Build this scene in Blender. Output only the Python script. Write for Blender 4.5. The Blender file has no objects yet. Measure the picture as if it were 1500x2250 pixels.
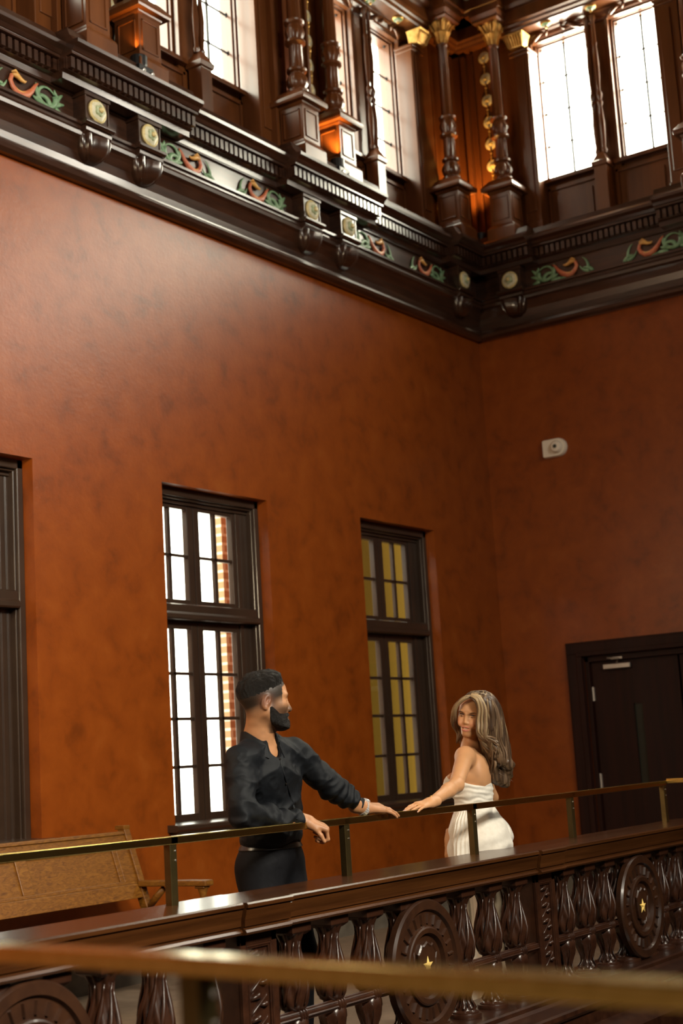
import bpy, bmesh, math, random
import numpy as np
from mathutils import Vector, Matrix
random.seed(7)
S = bpy.context.scene
COL = S.collection
PI = math.pi
# ------------------------------------------------------------------ camera
EYE = 1.30
FPX = 3252.0
def cam_axes():
    yaw, pit, rol = [math.radians(a) for a in (34.36, 9.64, -3.48)]
    F = np.array([math.cos(yaw)*math.cos(pit), math.sin(yaw)*math.cos(pit), math.sin(pit)])
    r0 = np.array([math.sin(yaw), -math.cos(yaw), 0.0]); u0 = np.cross(r0, F)
    return math.cos(rol)*r0+math.sin(rol)*u0, -math.sin(rol)*r0+math.cos(rol)*u0, F
CR, CU, CF = cam_axes()
cam = bpy.data.cameras.new('camera'); camo = bpy.data.objects.new('camera', cam); COL.objects.link(camo)
m = Matrix.Identity(4)
for i in range(3):
    m[i][0] = CR[i]; m[i][1] = CU[i]; m[i][2] = -CF[i]
m[2][3] = EYE
camo.matrix_world = m
cam.sensor_fit = 'HORIZONTAL'; cam.sensor_width = 24.0; cam.lens = FPX/1500*24.0
cam.clip_start = .05; cam.clip_end = 200
cam.dof.use_dof = True; cam.dof.focus_distance = 6.9; cam.dof.aperture_fstop = 2.8
S.camera = camo
def at(px, py, t):
    "survey point: photo pixel + distance along the view axis -> metres"
    v = CR*((px-750)/FPX)*t - CU*((py-1125)/FPX)*t + CF*t
    return np.array([v[0], v[1], v[2]+EYE])
# ------------------------------------------------------------------ world, exposure
S.view_settings.view_transform = 'Standard'; S.view_settings.look = 'None'
S.view_settings.exposure = 0.22; S.view_settings.gamma = 1.0; S.view_settings.use_curve_mapping = False
S.cycles.use_denoising = True
S.cycles.max_bounces = 7; S.cycles.diffuse_bounces = 4; S.cycles.glossy_bounces = 3; S.cycles.transparent_max_bounces = 8
S.cycles.caustics_reflective = False; S.cycles.caustics_refractive = False
S.cycles.sample_clamp_indirect = 4.0
w = bpy.data.worlds.new('sky'); S.world = w; w.use_nodes = True
w.node_tree.nodes['Background'].inputs[0].default_value = (1.0, .985, .86, 1)
w.node_tree.nodes['Background'].inputs[1].default_value = 9.0
XB, YA = 12.466, 6.764          # corner of the two walls
ZC = 10.2                        # ceiling
def area(name, loc, rot, sx, sy, power, col, spread=PI):
    l = bpy.data.lights.new(name, 'AREA'); l.shape = 'RECTANGLE'; l.size = sx; l.size_y = sy; l.energy = power; l.color = col
    l.spread = spread; o = bpy.data.objects.new(name, l); COL.objects.link(o); o.location = loc; o.rotation_euler = rot
    return o
DAY = (1.0, .925, .77)
WARM = (1.0, .80, .52)
# daylight outside each pair of upper windows on the two walls in view
UP_RAD = 1.0
UPC = [1.42, 3.94, 6.45, 8.95]
for c in UPC:
    area('daylight', (XB-c, YA+.75, 7.6), (math.radians(-90), 0, 0), 1.7, 1.6, 50*UP_RAD, DAY)
for c in UPC:
    area('daylight', (XB+.75, YA-c, 7.6), (0, math.radians(90), 0), 1.6, 1.7, 330*UP_RAD, DAY)
# added daylight fill before the unseen hall walls, which have no window openings
for c in (0.5, 4.5, 8.5):
    area('daylight', (c, -5.4, 7.3), (math.radians(64), 0, math.radians(8)), 2.4, 2.0, {0.5: 760, 4.5: 330, 8.5: 6}[c], DAY, math.radians(110))
for c in (-3.0, 1.0):
    area('daylight', (-4.4, c, 7.3), (0, math.radians(-62), 0), 2.0, 2.4, 8, DAY)
area('gallery_fill_light', (1.9, 5.8, 3.3), (0, math.radians(-80), 0), .8, .8, 55, WARM, math.radians(120))  # added warm fill aimed along the gallery at the window reveals, no fixture
# ------------------------------------------------------------------ materials
def mat(name, col, rough=.5, metal=0.0, spec=.5, coat=0.0, coat_r=.1, emis=None, es=0.0, alpha=1.0, sheen=0.0):
    m = bpy.data.materials.new(name); m.use_nodes = True
    b = m.node_tree.nodes['Principled BSDF']
    b.inputs['Base Color'].default_value = (*col, 1); b.inputs['Roughness'].default_value = rough
    b.inputs['Metallic'].default_value = metal; b.inputs['Specular IOR Level'].default_value = spec
    b.inputs['Coat Weight'].default_value = coat; b.inputs['Coat Roughness'].default_value = coat_r
    if sheen: b.inputs['Sheen Weight'].default_value = sheen
    if emis: b.inputs['Emission Color'].default_value = (*emis, 1); b.inputs['Emission Strength'].default_value = es
    return m
def nodes(m): return m.node_tree.nodes, m.node_tree.links, m.node_tree.nodes['Principled BSDF']
def ramp(n, stops):
    r = n.new('ShaderNodeValToRGB'); e = r.color_ramp.elements
    while len(e) < len(stops): e.new(.5)
    for k, (p, c) in enumerate(stops): e[k].position = p; e[k].color = (*c, 1) if len(c) == 3 else c
    return r
def noisy(name, stops, scale=5, stretch=(1, 1, 1), detail=5, rough=.5, bump=0.0, bscale=None, dist=0.0, **kw):
    m = mat(name, stops[0][1], rough, **kw); n, l, b = nodes(m)
    tc = n.new('ShaderNodeTexCoord'); mp = n.new('ShaderNodeMapping'); mp.inputs['Scale'].default_value = stretch
    nz = n.new('ShaderNodeTexNoise'); nz.inputs['Scale'].default_value = scale; nz.inputs['Detail'].default_value = detail
    nz.inputs['Roughness'].default_value = .6; nz.inputs['Distortion'].default_value = dist
    r = ramp(n, stops)
    l.new(tc.outputs['Object'], mp.inputs[0]); l.new(mp.outputs[0], nz.inputs['Vector']); l.new(nz.outputs[0], r.inputs[0]); l.new(r.outputs[0], b.inputs['Base Color'])
    if bump:
        bp = n.new('ShaderNodeBump'); bp.inputs['Strength'].default_value = bump; bp.inputs['Distance'].default_value = .01
        n2 = n.new('ShaderNodeTexNoise'); n2.inputs['Scale'].default_value = bscale or scale*4; n2.inputs['Detail'].default_value = 3
        l.new(mp.outputs[0], n2.inputs['Vector']); l.new(n2.outputs[0], bp.inputs['Height']); l.new(bp.outputs[0], b.inputs['Normal'])
    return m
M = {}
M['terracotta'] = noisy('terracotta_paint', [(.28, (.135, .028, .0022)), (.45, (.200, .041, .0030)), (.60, (.225, .048, .0038)), (.8, (.26, .065, .008))], scale=5.5, detail=12, rough=.34, bump=.10, bscale=40, dist=.3, spec=.45)
M['cornice'] = noisy('cornice_mahogany', [(.3, (.020, .008, .0045)), (.7, (.052, .020, .010))], scale=3, stretch=(1, 1, 9), rough=.28, coat=.7, coat_r=.16)
M['upper'] = noisy('upper_mahogany', [(.3, (.065, .019, .005)), (.7, (.17, .054, .014))], scale=4, stretch=(1, 1, .12), rough=.30, coat=.35, coat_r=.2)
M['dark'] = noisy('carved_dark_wood', [(.3, (.016, .0055, .003)), (.7, (.042, .015, .007))], scale=14, rough=.30, coat=.25, coat_r=.16, spec=.4)
M['rail'] = noisy('polished_cap_wood', [(.3, (.028, .009, .0025)), (.7, (.068, .023, .006))], scale=5, stretch=(.25, 6, 6), rough=.26, coat=.08, coat_r=.12, spec=.35)
M['oak'] = noisy('golden_oak', [(.30, (.085, .028, .003)), (.5, (.155, .058, .006)), (.72, (.22, .092, .012))], scale=6, stretch=(2.0, 2, 7), rough=.45, coat=.04, spec=.3, dist=2.2)
M['winwood'] = noisy('window_brown_paint', [(.3, (.026, .014, .009)), (.7, (.040, .023, .014))], scale=3, rough=.30, coat=.15)
M['doorwood'] = noisy('door_mahogany', [(.3, (.012, .0035, .0022)), (.7, (.024, .006, .0035))], scale=3, stretch=(6, 6, .4), rough=.55, spec=.15)
M['brass'] = noisy('satin_brass', [(.3, (.50, .36, .10)), (.7, (.63, .47, .16))], scale=9, stretch=(.5, 5, 5), rough=.22, metal=1.0)
M['bronze'] = noisy('aged_bronze', [(.3, (.10, .075, .028)), (.7, (.15, .11, .042))], scale=9, rough=.36, metal=.9)
M['gold'] = noisy('gilding', [(.3, (.50, .26, .055)), (.7, (.80, .50, .16))], scale=20, rough=.38, metal=.75)
M['goldflat'] = mat('gold_leaf_star', (.95, .66, .18), .4, metal=.1)
M['cream'] = noisy('cream_paint', [(.3, (.50, .47, .33)), (.7, (.72, .68, .50))], scale=30, rough=.5)
M['green'] = noisy('green_paint', [(.3, (.10, .20, .10)), (.7, (.22, .35, .19))], scale=25, rough=.45)
M['red'] = noisy('red_paint', [(.3, (.38, .07, .03)), (.7, (.62, .20, .09))], scale=18, rough=.45)
M['orange'] = noisy('amber_paint', [(.3, (.55, .24, .05)), (.7, (.72, .42, .12))], scale=22, rough=.45)
M['steel'] = mat('brushed_steel', (.55, .53, .50), .32, metal=1.0)
M['hinge'] = mat('satin_hinge_metal', (.55, .50, .46), .4, metal=.7)
M['white'] = mat('white_plastic', (.75, .68, .58), .45)
M['black'] = mat('black_enamel', (.012, .013, .014), .35)
M['lens'] = mat('dark_lens', (.02, .025, .02), .15)
M['floor'] = noisy('gallery_floor_carpet', [(.3, (.15, .105, .068)), (.7, (.21, .15, .10))], scale=8, rough=.7)
M['base'] = noisy('grey_stone_skirting', [(.3, (.085, .072, .055)), (.7, (.16, .135, .105))], scale=4, rough=.5, dist=1.0)
M['ceil'] = noisy('ceiling_wood', [(.3, (.10, .045, .02)), (.7, (.2, .09, .035))], scale=3, rough=.5)
M['ochre'] = noisy('ochre_render', [(.3, (.066, .038, .006)), (.7, (.090, .052, .008))], scale=1.0, stretch=(3, 3, .3), rough=.9, spec=0.0)
M['stone'] = noisy('pale_stone', [(.3, (.45, .43, .38)), (.7, (.62, .60, .54))], scale=2, rough=.8, spec=0.0)
def brick_mat():
    m = mat('pale_brick', (.5, .3, .2), .85, spec=0.0); n, l, b = nodes(m)
    tc = n.new('ShaderNodeTexCoord'); mp = n.new('ShaderNodeMapping'); mp.inputs['Rotation'].default_value = (math.radians(90), 0, 0)
    bt = n.new('ShaderNodeTexBrick'); bt.inputs['Scale'].default_value = 1.0
    bt.inputs['Brick Width'].default_value = .22; bt.inputs['Row Height'].default_value = .078; bt.inputs['Mortar Size'].default_value = .012
    bt.inputs['Color1'].default_value = (.40, .26, .15, 1); bt.inputs['Color2'].default_value = (.33, .21, .12, 1); bt.inputs['Mortar'].default_value = (.60, .55, .44, 1)
    l.new(tc.outputs['Object'], mp.inputs[0]); l.new(mp.outputs[0], bt.inputs['Vector']); l.new(bt.outputs['Color'], b.inputs['Base Color'])
    return m
M['brick'] = brick_mat()
def glass_mat():
    m = bpy.data.materials.new('window_glass'); m.use_nodes = True; n = m.node_tree.nodes; l = m.node_tree.links; n.clear()
    o = n.new('ShaderNodeOutputMaterial'); t = n.new('ShaderNodeBsdfTransparent'); t.inputs[0].default_value = (.97, .98, .95, 1)
    g = n.new('ShaderNodeBsdfGlossy'); g.inputs['Roughness'].default_value = .03
    f = n.new('ShaderNodeLayerWeight'); f.inputs['Blend'].default_value = .5
    p = n.new('ShaderNodeMath'); p.operation = 'POWER'; p.inputs[1].default_value = 5
    a = n.new('ShaderNodeMath'); a.operation = 'MULTIPLY_ADD'; a.inputs[1].default_value = .8; a.inputs[2].default_value = .03; x = n.new('ShaderNodeMixShader')
    l.new(f.outputs['Facing'], p.inputs[0]); l.new(p.outputs[0], a.inputs[0]); l.new(a.outputs[0], x.inputs[0]); l.new(t.outputs[0], x.inputs[1]); l.new(g.outputs[0], x.inputs[2]); l.new(x.outputs[0], o.inputs[0])
    return m
M['glass'] = glass_mat()
# ------------------------------------------------------------------ mesh helpers
class MB:
    def __init__(s, tf=None): s.v = []; s.f = []; s.mi = []; s.tf = tf; s.cur = 0
    def add(s, vs, fs):
        o = len(s.v); s.v += [tuple(map(float, p)) for p in vs]; s.f += [tuple(o+i for i in f) for f in fs]; s.mi += [s.cur]*len(fs); return s
    def box(s, a, b):
        x0, y0, z0 = a; x1, y1, z1 = b
        return s.add([(x0,y0,z0),(x1,y0,z0),(x1,y1,z0),(x0,y1,z0),(x0,y0,z1),(x1,y0,z1),(x1,y1,z1),(x0,y1,z1)],
                     [(0,3,2,1),(4,5,6,7),(0,1,5,4),(1,2,6,5),(2,3,7,6),(3,0,4,7)])
    def loft(s, rings, closed=True, caps=True):
        n = len(rings[0]); vs = [p for r in rings for p in r]; fs = []
        for i in range(len(rings)-1):
            for j in range(n if closed else n-1):
                k = (j+1) % n; fs.append((i*n+j, i*n+k, (i+1)*n+k, (i+1)*n+j))
        if caps and closed: fs += [tuple(range(n-1, -1, -1)), tuple((len(rings)-1)*n+j for j in range(n))]
        return s.add(vs, fs)
    def extr(s, prof, s0, s1, axis=0):
        "profile of (a,b) pairs extruded along an axis; axis 0 -> (s,a,b), 1 -> (a,s,b), 2 -> (a,b,s)"
        g = {0: lambda t, a, b: (t, a, b), 1: lambda t, a, b: (a, t, b), 2: lambda t, a, b: (a, b, t)}[axis]
        return s.loft([[g(s0, *p) for p in prof], [g(s1, *p) for p in prof]])
    def lathe(s, prof, c=(0, 0, 0), n=20, flute=None, axis=2):
        "prof: (r, h[, flute depth, twist])"
        rings = []
        for p in prof:
            r, h = p[0], p[1]; fd = p[2] if len(p) > 2 else 0; tw = p[3] if len(p) > 3 else 0
            ring = []
            for j in range(n):
                a = 2*PI*j/n
                rr = r*(1-fd*(.5+.5*math.cos((flute or 8)*(a+tw)))) if fd else r
                q = (rr*math.cos(a), rr*math.sin(a), h)
                if axis == 1: q = (q[0], h, q[1])
                if axis == 0: q = (h, q[0], q[1])
                ring.append((c[0]+q[0], c[1]+q[1], c[2]+q[2]))
            rings.append(ring)
        return s.loft(rings)
    def tube(s, path, rad, n=8, flat=1.0, up=(0, 0, 1)):
        path = [np.array(p, float) for p in path]; rings = []
        for i, p in enumerate(path):
            t = path[min(i+1, len(path)-1)]-path[max(i-1, 0)]; t = t/(np.linalg.norm(t)+1e-9)
            u = np.cross(t, np.array(up, float))
            if np.linalg.norm(u) < 1e-3: u = np.cross(t, np.array([0, 1, 0.]))
            u /= np.linalg.norm(u); v = np.cross(u, t); r = rad[i] if hasattr(rad, '__len__') else rad
            rings.append([tuple(p+r*(math.cos(2*PI*k/n)*u+flat*math.sin(2*PI*k/n)*v)) for k in range(n)])
        return s.loft(rings)
    def build(s, name, material, parent=None, smooth=False, bevel=0.0, angle=35, recalc=True):
        vs = [s.tf(p) for p in s.v] if s.tf else s.v
        me = bpy.data.meshes.new(name); me.from_pydata(vs, [], s.f)
        mats = material if isinstance(material, (list, tuple)) else [material]
        for mm in mats: me.materials.append(mm)
        if len(mats) > 1: me.polygons.foreach_set('material_index', s.mi)
        if recalc:
            bm = bmesh.new(); bm.from_mesh(me); bmesh.ops.recalc_face_normals(bm, faces=bm.faces); bm.to_mesh(me); bm.free()
        if smooth:
            me.polygons.foreach_set('use_smooth', [True]*len(me.polygons))
            if smooth == 'auto': me.set_sharp_from_angle(angle=math.radians(angle))
        me.update()
        o = bpy.data.objects.new(name, me); COL.objects.link(o)
        if parent: o.parent = parent; o.matrix_parent_inverse = parent.matrix_world.inverted() if parent.type != 'EMPTY' else Matrix.Translation(-Vector(parent.location))
        if bevel:
            bv = o.modifiers.new('bevel', 'BEVEL'); bv.width = bevel; bv.segments = 2; bv.limit_method = 'ANGLE'; bv.angle_limit = math.radians(40)
        return o
def empty(name, loc=(0, 0, 0)):
    o = bpy.data.objects.new(name, None); COL.objects.link(o); o.location = loc; o.empty_display_size = .1; return o
def tag(o, label=None, cat=None, group=None, kind=None):
    if label: o['label'] = label
    if cat: o['category'] = cat
    if group: o['group'] = group
    if kind: o['kind'] = kind
    return o
def thing(name, label, cat, loc=(0, 0, 0), group=None): return tag(empty(name, loc), label, cat, group)
def copy_tree(o, delta=(0, 0, 0), parent=None):
    c = o.copy(); COL.objects.link(c)
    if parent: c.parent = parent
    else: c.location = Vector(o.location)+Vector(delta)
    for ch in list(o.children): copy_tree(ch, parent=c)
    return c
def TA(p): return (XB-p[0], YA-p[1], p[2])      # (along wall from the corner, out from wall, height) on the left wall
def TB(p): return (XB-p[1], YA-p[0], p[2])      # the same on the right wall
# ------------------------------------------------------------------ room shell
OPEN = [(5.23, 6.47), (7.69, 8.89), (10.16, 11.345)]; ZS, ZH = .96, 3.32
def wall_A():
    b = MB(); y0, y1 = YA, YA+.27; xs = [-5.0]
    b.box((-5, y0, -5), (XB+.6, y1, ZS)); b.box((-5, y0, ZH), (XB+.6, y1, 5.33))
    for a, c in OPEN:
        b.box((xs[-1], y0, ZS), (a, y1, ZH)); xs.append(c)
    b.box((xs[-1], y0, ZS), (XB+.6, y1, ZH))
    return b
tag(wall_A().build('wall_left', M['terracotta']), kind='structure')
b = MB(); b.box((XB, -6, 0), (XB+.55, YA, 5.33)); b.box((XB, YA, 0), (XB+.55, YA+.55, 5.33))
DY0, DY1, DZ = 4.1, 5.93, 2.13
b = MB(); b.box((XB, -6, -5), (XB+.55, YA, 0)); b.box((XB, -6, 0), (XB+.55, DY0, 5.33)); b.box((XB, DY1, 0), (XB+.55, YA, 5.33)); b.box((XB, DY0, DZ), (XB+.55, DY1, 5.33)); b.box((XB+.5, DY0, 0), (XB+.55, DY1, DZ))
tag(b.build('wall_right', M['terracotta']), kind='structure')
# upper walls with window openings, set back
def upper_wall(T, name, far):
    b = MB(T); d0, d1 = -.28, -.50
    z0, z1, z2, z3 = 5.33, 6.78, 8.36, ZC
    b.box((-.6, d1, z0), (far, d0, z1)); b.box((-.6, d1, z2), (far, d0, z3))
    s = -.6
    for c in UPC:
        for a in (c-.71, c+.12):
            b.box((s, d1, z1), (a, d0, z2)); s = a+.59
    b.box((s, d1, z1), (far, d0, z2))
    prev = -.6
    for c in UPC+[99]:                                             # piers behind the paired columns
        e = min(c-.88, far)
        b.box((prev, d0-.05, z0), (e, -.12, z3)); prev = c+.88
        if prev > far: break
    return tag(b.build(name, M['upper']), kind='structure')
upper_wall(TA, 'wall_left_upper', 17.4); upper_wall(TB, 'wall_right_upper', 12.7)
b = MB(); b.box((-5.3, -6, -5), (-5, 7.2, ZC)); tag(b.build('wall_back', M['cornice']), kind='structure')
b = MB(); b.box((-5.3, -6.3, -5), (XB+.6, -6, ZC)); tag(b.build('wall_front', M['cornice']), kind='structure')
b = MB(); b.box((-5.3, -6.3, ZC), (XB+1, 7.5, ZC+.2)); tag(b.build('ceiling', M['ceil']), kind='structure')
VX0, VX1, VY = 1.52, 9.12, 3.50
b = MB(); b.box((-5, VY, -.35), (XB, YA, 0)); b.box((-5, -6, -.35), (VX0, VY, 0)); b.box((VX1, -6, -.35), (XB, VY, 0))
tag(b.build('floor', M['floor']), kind='structure')
b = MB(); b.box((-5, -6, -5), (XB, YA, -4.8)); tag(b.build('floor_lower', M['floor']), kind='structure')
b = MB(); b.extr([(YA-.03, 0), (YA-.03, .30), (YA-.02, .33), (YA, .34), (YA, 0)], -5, XB); tag(b.build('baseboard_left', M['base']), kind='structure')
b = MB(); b.extr([(XB-.03, 0), (XB-.03, .30), (XB-.02, .33), (XB, .34), (XB, 0)], 6.13, YA-.03, axis=1); b.extr([(XB-.03, 0), (XB-.03, .30), (XB, .34), (XB, 0)], -6, 3.9, axis=1); tag(b.build('baseboard_right', M['base']), kind='structure')
# ------------------------------------------------------------------ lower windows
def lower_window(i, x0, x1):
    w = empty('window_%d' % i, (x0, YA, ZS)); tag(w, kind='structure')
    cx = (x0+x1)/2-.075
    f = MB(); y = YA+.09
    prof = lambda a, b_: None
    for a, c in ((x0, x0+.05), (x1-.05, x1)):                                   # outer architrave
        f.box((a, y, ZS), (c, y+.10, ZH)); s = 1 if a == x0 else -1; e = c if a == x0 else a
        f.box((min(e, e+s*.012), y+.025, ZS), (max(e, e+s*.012), y+.10, ZH))
    f.box((x0, y, ZH-.06), (x1, y+.10, ZH)); f.box((x0, y+.025, ZH-.075), (x1, y+.10, ZH-.06))
    f.box((x0+.04, y+.06, ZH-.10), (x1-.04, y+.2, ZH-.07))
    f.build('frame', M['winwood'], w, bevel=.006)
    t = MB(); t.extr([(y+.0, 2.375), (y-.01, 2.385), (y-.01, 2.41), (y+.012, 2.43), (y+.012, 2.48), (y+.03, 2.49), (y+.13, 2.49), (y+.13, 2.375)], x0+.05, x1-.05)
    t.build('transom', M['winwood'], w)
    j = MB()                                                                       # moulded inner jambs
    for sx, e in ((1, x0+.05), (-1, x1-.05)):
        for (k0, k1, dd) in ((0.0, .030, .075), (.030, .040, .10), (.040, .085, .115), (.085, .095, .15), (.095, .14, .165)):
            a, c = e+sx*k0, e+sx*k1; j.box((min(a, c), min(y+dd, YA+.165), ZS), (max(a, c), YA+.178, ZH-.06))
    j.build('jamb', M['winwood'], w, bevel=.004)
    ys = YA+.175
    gx = [(cx-.445, cx-.272), (cx-.24, cx-.067), (cx+.067, cx+.24), (cx+.272, cx+.445)]
    for (z0, z1, rows, nm) in ((2.49, ZH-.07, [2.53, 2.85, 3.19], 'upper_casement'), (ZS, 2.375, [1.02, 1.345, 1.68, 2.0, 2.315], 'lower_casement')):
        for side in (0, 1):
            g = gx[2*side:2*side+2]; a, c = (x0+.06, cx-.003) if side == 0 else (cx+.003, x1-.06)
            s = MB(); s.box((a, ys, z0), (g[0][0], ys+.05, z1)); s.box((g[1][1], ys, z0), (c, ys+.05, z1))
            s.box((g[0][0], ys, z0), (g[1][1], ys+.05, rows[0])); s.box((g[0][0], ys, rows[-1]), (g[1][1], ys+.05, z1))
            s.box((g[0][1], ys+.008, rows[0]), (g[1][0], ys+.042, rows[-1]))
            for zr in rows[1:-1]: s.box((g[0][0], ys+.008, zr-.012), (g[1][1], ys+.042, zr+.012))
            so = s.build(nm, M['winwood'], w, bevel=.004)
            gl = MB(); gl.box((g[0][0]-.004, ys+.023, rows[0]-.004), (g[1][1]+.004, ys+.027, rows[-1]+.004))
            p = gl.build('pane', M['glass'], so)
    s = MB(); s.extr([(YA-.075, ZS-.045), (YA-.095, ZS-.03), (YA-.095, ZS-.008), (YA-.085, ZS), (YA+.2, ZS+.012), (YA+.2, ZS-.045)], x0-.08, x1+.08)
    s.extr([(YA-.055, ZS-.065), (YA-.07, ZS-.045), (YA, ZS-.045), (YA, ZS-.10), (YA-.03, ZS-.095)], x0-.05, x1+.05)
    s.build('sill', M['winwood'], w)
for i, (a, c) in enumerate(OPEN): lower_window(i+1, a, c)
# buildings outside
b = MB(); b.box((9.66, 7.85, -3), (10.1, 7.96, 5)); tag(b.build('brick_pier', M['brick']), 'pale brick pier of the building outside the middle window', 'building')
b = MB(); b.box((10.3, 8.0, -3), (15.5, 8.05, 5)); tag(b.build('neighbouring_wall', M['ochre']), 'ochre rendered wall outside the window nearest the corner', 'building')
b = MB(); b.box((9.28, 9.0, -3), (9.36, 9.6, 5)); b.box((8.97, 8.9, -3), (9.0, 9.0, 5)); tag(b.build('stone_pilaster', M['stone']), 'pale stone strips of the building outside the middle window', 'building')
b = MB(); b.box((-3, 9.5, -3), (7.9, 10, 4.4)); tag(b.build('courtyard_wall', M['stone']), 'pale stone courtyard wall outside the leftmost window', 'building')
# ------------------------------------------------------------------ door
def door():
    d = empty('door_1', (XB, DY1, 0)); tag(d, kind='structure')
    f = MB(TB); s0 = YA-DY1; s1 = YA-DY0
    for (a, o_, dd) in ((0.0, .17, .025), (.03, .15, .05), (.06, .13, .035), (.005, .055, .06)):
        f.box((s0-o_, 0, 0), (s0-a, dd, DZ+a)); f.box((s1+a, 0, 0), (s1+o_, dd, DZ+a)); f.box((s0-o_, 0, DZ+a), (s1+o_, dd, DZ+o_*.82))
    f.box((s0, -.14, 0), (s0+.04, 0, DZ)); f.box((s1-.04, -.14, 0), (s1, 0, DZ)); f.box((s0, -.14, DZ-.05), (s1, 0, DZ))
    f.build('door_frame', M['doorwood'], d, bevel=.004)
    for k, (a, c) in enumerate(((s0+.045, s0+.88), (s0+.90, s1-.045))):
        l = MB(TB); ga = a+.38; gb = ga+.085
        l.box((a, -.09, .01), (ga, -.045, DZ-.055)); l.box((gb, -.09, .01), (c, -.045, DZ-.055)); l.box((ga, -.09, .01), (gb, -.045, .95)); l.box((ga, -.09, 1.68), (gb, -.045, DZ-.055))
        lo = l.build('door_leaf', M['doorwood'], d)
        g = MB(TB); g.box((ga, -.07, .95), (gb, -.065, 1.68)); g.build('vision_pane', M['lens'], lo)
        if k == 0:
            for zz in (1.73, .95, .2):
                h = MB(TB); h.box((a-.012, -.05, zz), (a+.012, -.028, zz+.12)); h.lathe([(.008, zz-.004), (.008, zz+.124)], (a, -.03, 0), 8); h.build('hinge', M['hinge'], lo)
            q = MB(TB); q.box((a+.13, -.045, 2.0), (a+.40, .005, 2.05)); q.build('door_closer', M['steel'], lo, bevel=.008)
            q = MB(TB); q.box((a+.22, -.03, 2.085), (a+.33, .01, 2.105)); q.tube([(a+.27, .0, 2.05), (a+.30, .03, 2.09), (a+.20, .045, 2.10)], .007, 8); q.build('closer_arm', M['steel'], lo)
door()
# wall sensor
d = thing('motion_sensor', 'small white wall sensor high on the right wall above the door', 'sensor', TB((.735, 0, 4.113)))
b = MB(TB); ring = []
def dev(dd, k):
    r = []
    for a in range(13):
        t = -PI/2+PI*a/12; r.append((.765+.088*k*math.cos(t), dd, 4.113+.088*k*math.sin(t)))
    for (p, q) in ((.625, .088*k), (.615, .08*k), (.615, -.08*k), (.625, -.088*k)): r.append((p, dd, 4.113+q))
    return r
b.loft([dev(0, 1), dev(.03, 1), dev(.045, .9)]); b.build('housing', M['white'], d, smooth='auto')
b = MB(TB); b.lathe([(.062, .04), (.058, .07), (.045, .085), (.02, .09)], (.765, 0, 4.113), 24, axis=1); h = b.build('sensor_dome', M['white'], d, smooth='auto')
b = MB(TB); b.lathe([(.018, .085), (.018, .095), (.010, .099)], (.765, 0, 4.113), 16, axis=1); b.build('lens', M['lens'], h, smooth='auto')
M['paleold'] = noisy('pale_gilding', [(.3, (.55, .42, .16)), (.7, (.75, .62, .32))], scale=30, rough=.5)
M['palegreen'] = noisy('pale_green_paint', [(.3, (.30, .38, .22)), (.7, (.50, .55, .36))], scale=40, rough=.5)
# ------------------------------------------------------------------ great cornice
PAIRS_A = [2.72, 5.22, 7.72]; PAIRS_B = [2.72]
COLS_A = [.47]+[c+o for c in PAIRS_A[:2] for o in (-.265, .265)]; COLS_B = [.47, 2.455, 2.985]
FWD = [(-.3, .74), (2.03, 3.31), (4.51, 5.80), (7.05, 8.35)]
LOW = [(0, 5.295), (.045, 5.295), (.075, 5.315), (.085, 5.34), (.072, 5.365), (.05, 5.375), (.05, 5.388), (.038, 5.392), (.045, 5.44), (.062, 5.50), (.088, 5.555), (.10, 5.575),
       (.125, 5.59), (.13, 5.615), (.115, 5.64), (.115, 5.66), (.135, 5.665), (.135, 5.685), (.035, 5.69), (.035, 5.90), (.055, 5.905), (.055, 5.925), (0, 5.93)]
TOP = [(-.1, 5.915), (.06, 5.915), (.065, 5.955), (.10, 5.965), (.10, 6.055), (.155, 6.06), (.155, 6.078), (.165, 6.082), (.18, 6.105), (.212, 6.125), (.215, 6.150), (.17, 6.155), (.135, 6.20), (.115, 6.255), (-.1, 6.26)]
def sh(prof, dd): return [(a+dd if a > 0 else a, z) for a, z in prof]
def cornice(T, name, far):
    b = MB(T)
    b.extr([(-.08, 5.28)]+LOW+[(-.08, 5.93)], -.3, far)
    edges = []; prev = None
    for (a, c) in FWD:
        if a > far: break
        if prev is not None: edges.append((prev, a, 0))
        edges.append((a, min(c, far), .11)); prev = c
    if prev < far: edges.append((prev, far, 0))
    for (a, c, dd) in edges:
        b.extr(sh(TOP, dd), a, c)
        n = int((c-a)/.056); k0 = .135+dd
        for k in range(n):
            s = a+(k+.5)*(c-a)/n
            if s < -.0: continue
            b.box((s-.017, .09+dd, 5.972), (s+.017, k0, 6.05))
        if dd:                                                    # end dentils of the projecting blocks
            for k in range(2):
                for e in (a, c): b.box((e-.006, .11+k*.055, 5.972), (e+.006, .14+k*.055, 6.05))
    return tag(b.build(name, M['cornice']), kind='structure')
cornice(TA, 'trim_1', 17.4); cornice(TB, 'trim_2', 12.7)
def rosette(T, s, d, z, r, parent, mats=None, flat=1.0):
    b = MB(T); c = (s, d, z)
    def L(prof, n=40, fl=None, cur=0):
        b.cur = cur; b.lathe([(q[0], q[1]*flat)+tuple(q[2:]) for q in prof], c, n, flute=fl, axis=1)
    L([(r, 0), (r*1.02, .012), (r*.90, .022, .10), (r*.84, .016, .10)], 40, 5, 0)
    L([(r*.88, 0), (r*.90, .020, .14), (r*.62, .030, .2), (r*.46, .018, .2)], 40, 5, 1)
    L([(r*.50, .01), (r*.48, .036, .3), (r*.30, .042, .3), (r*.22, .03)], 40, 5, 2)
    L([(r*.24, .02), (r*.24, .05), (r*.12, .06)], 16, None, 0)
    return b.build('rosette', mats or [M['paleold'], M['cream'], M['palegreen']], parent, smooth='auto')
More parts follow.
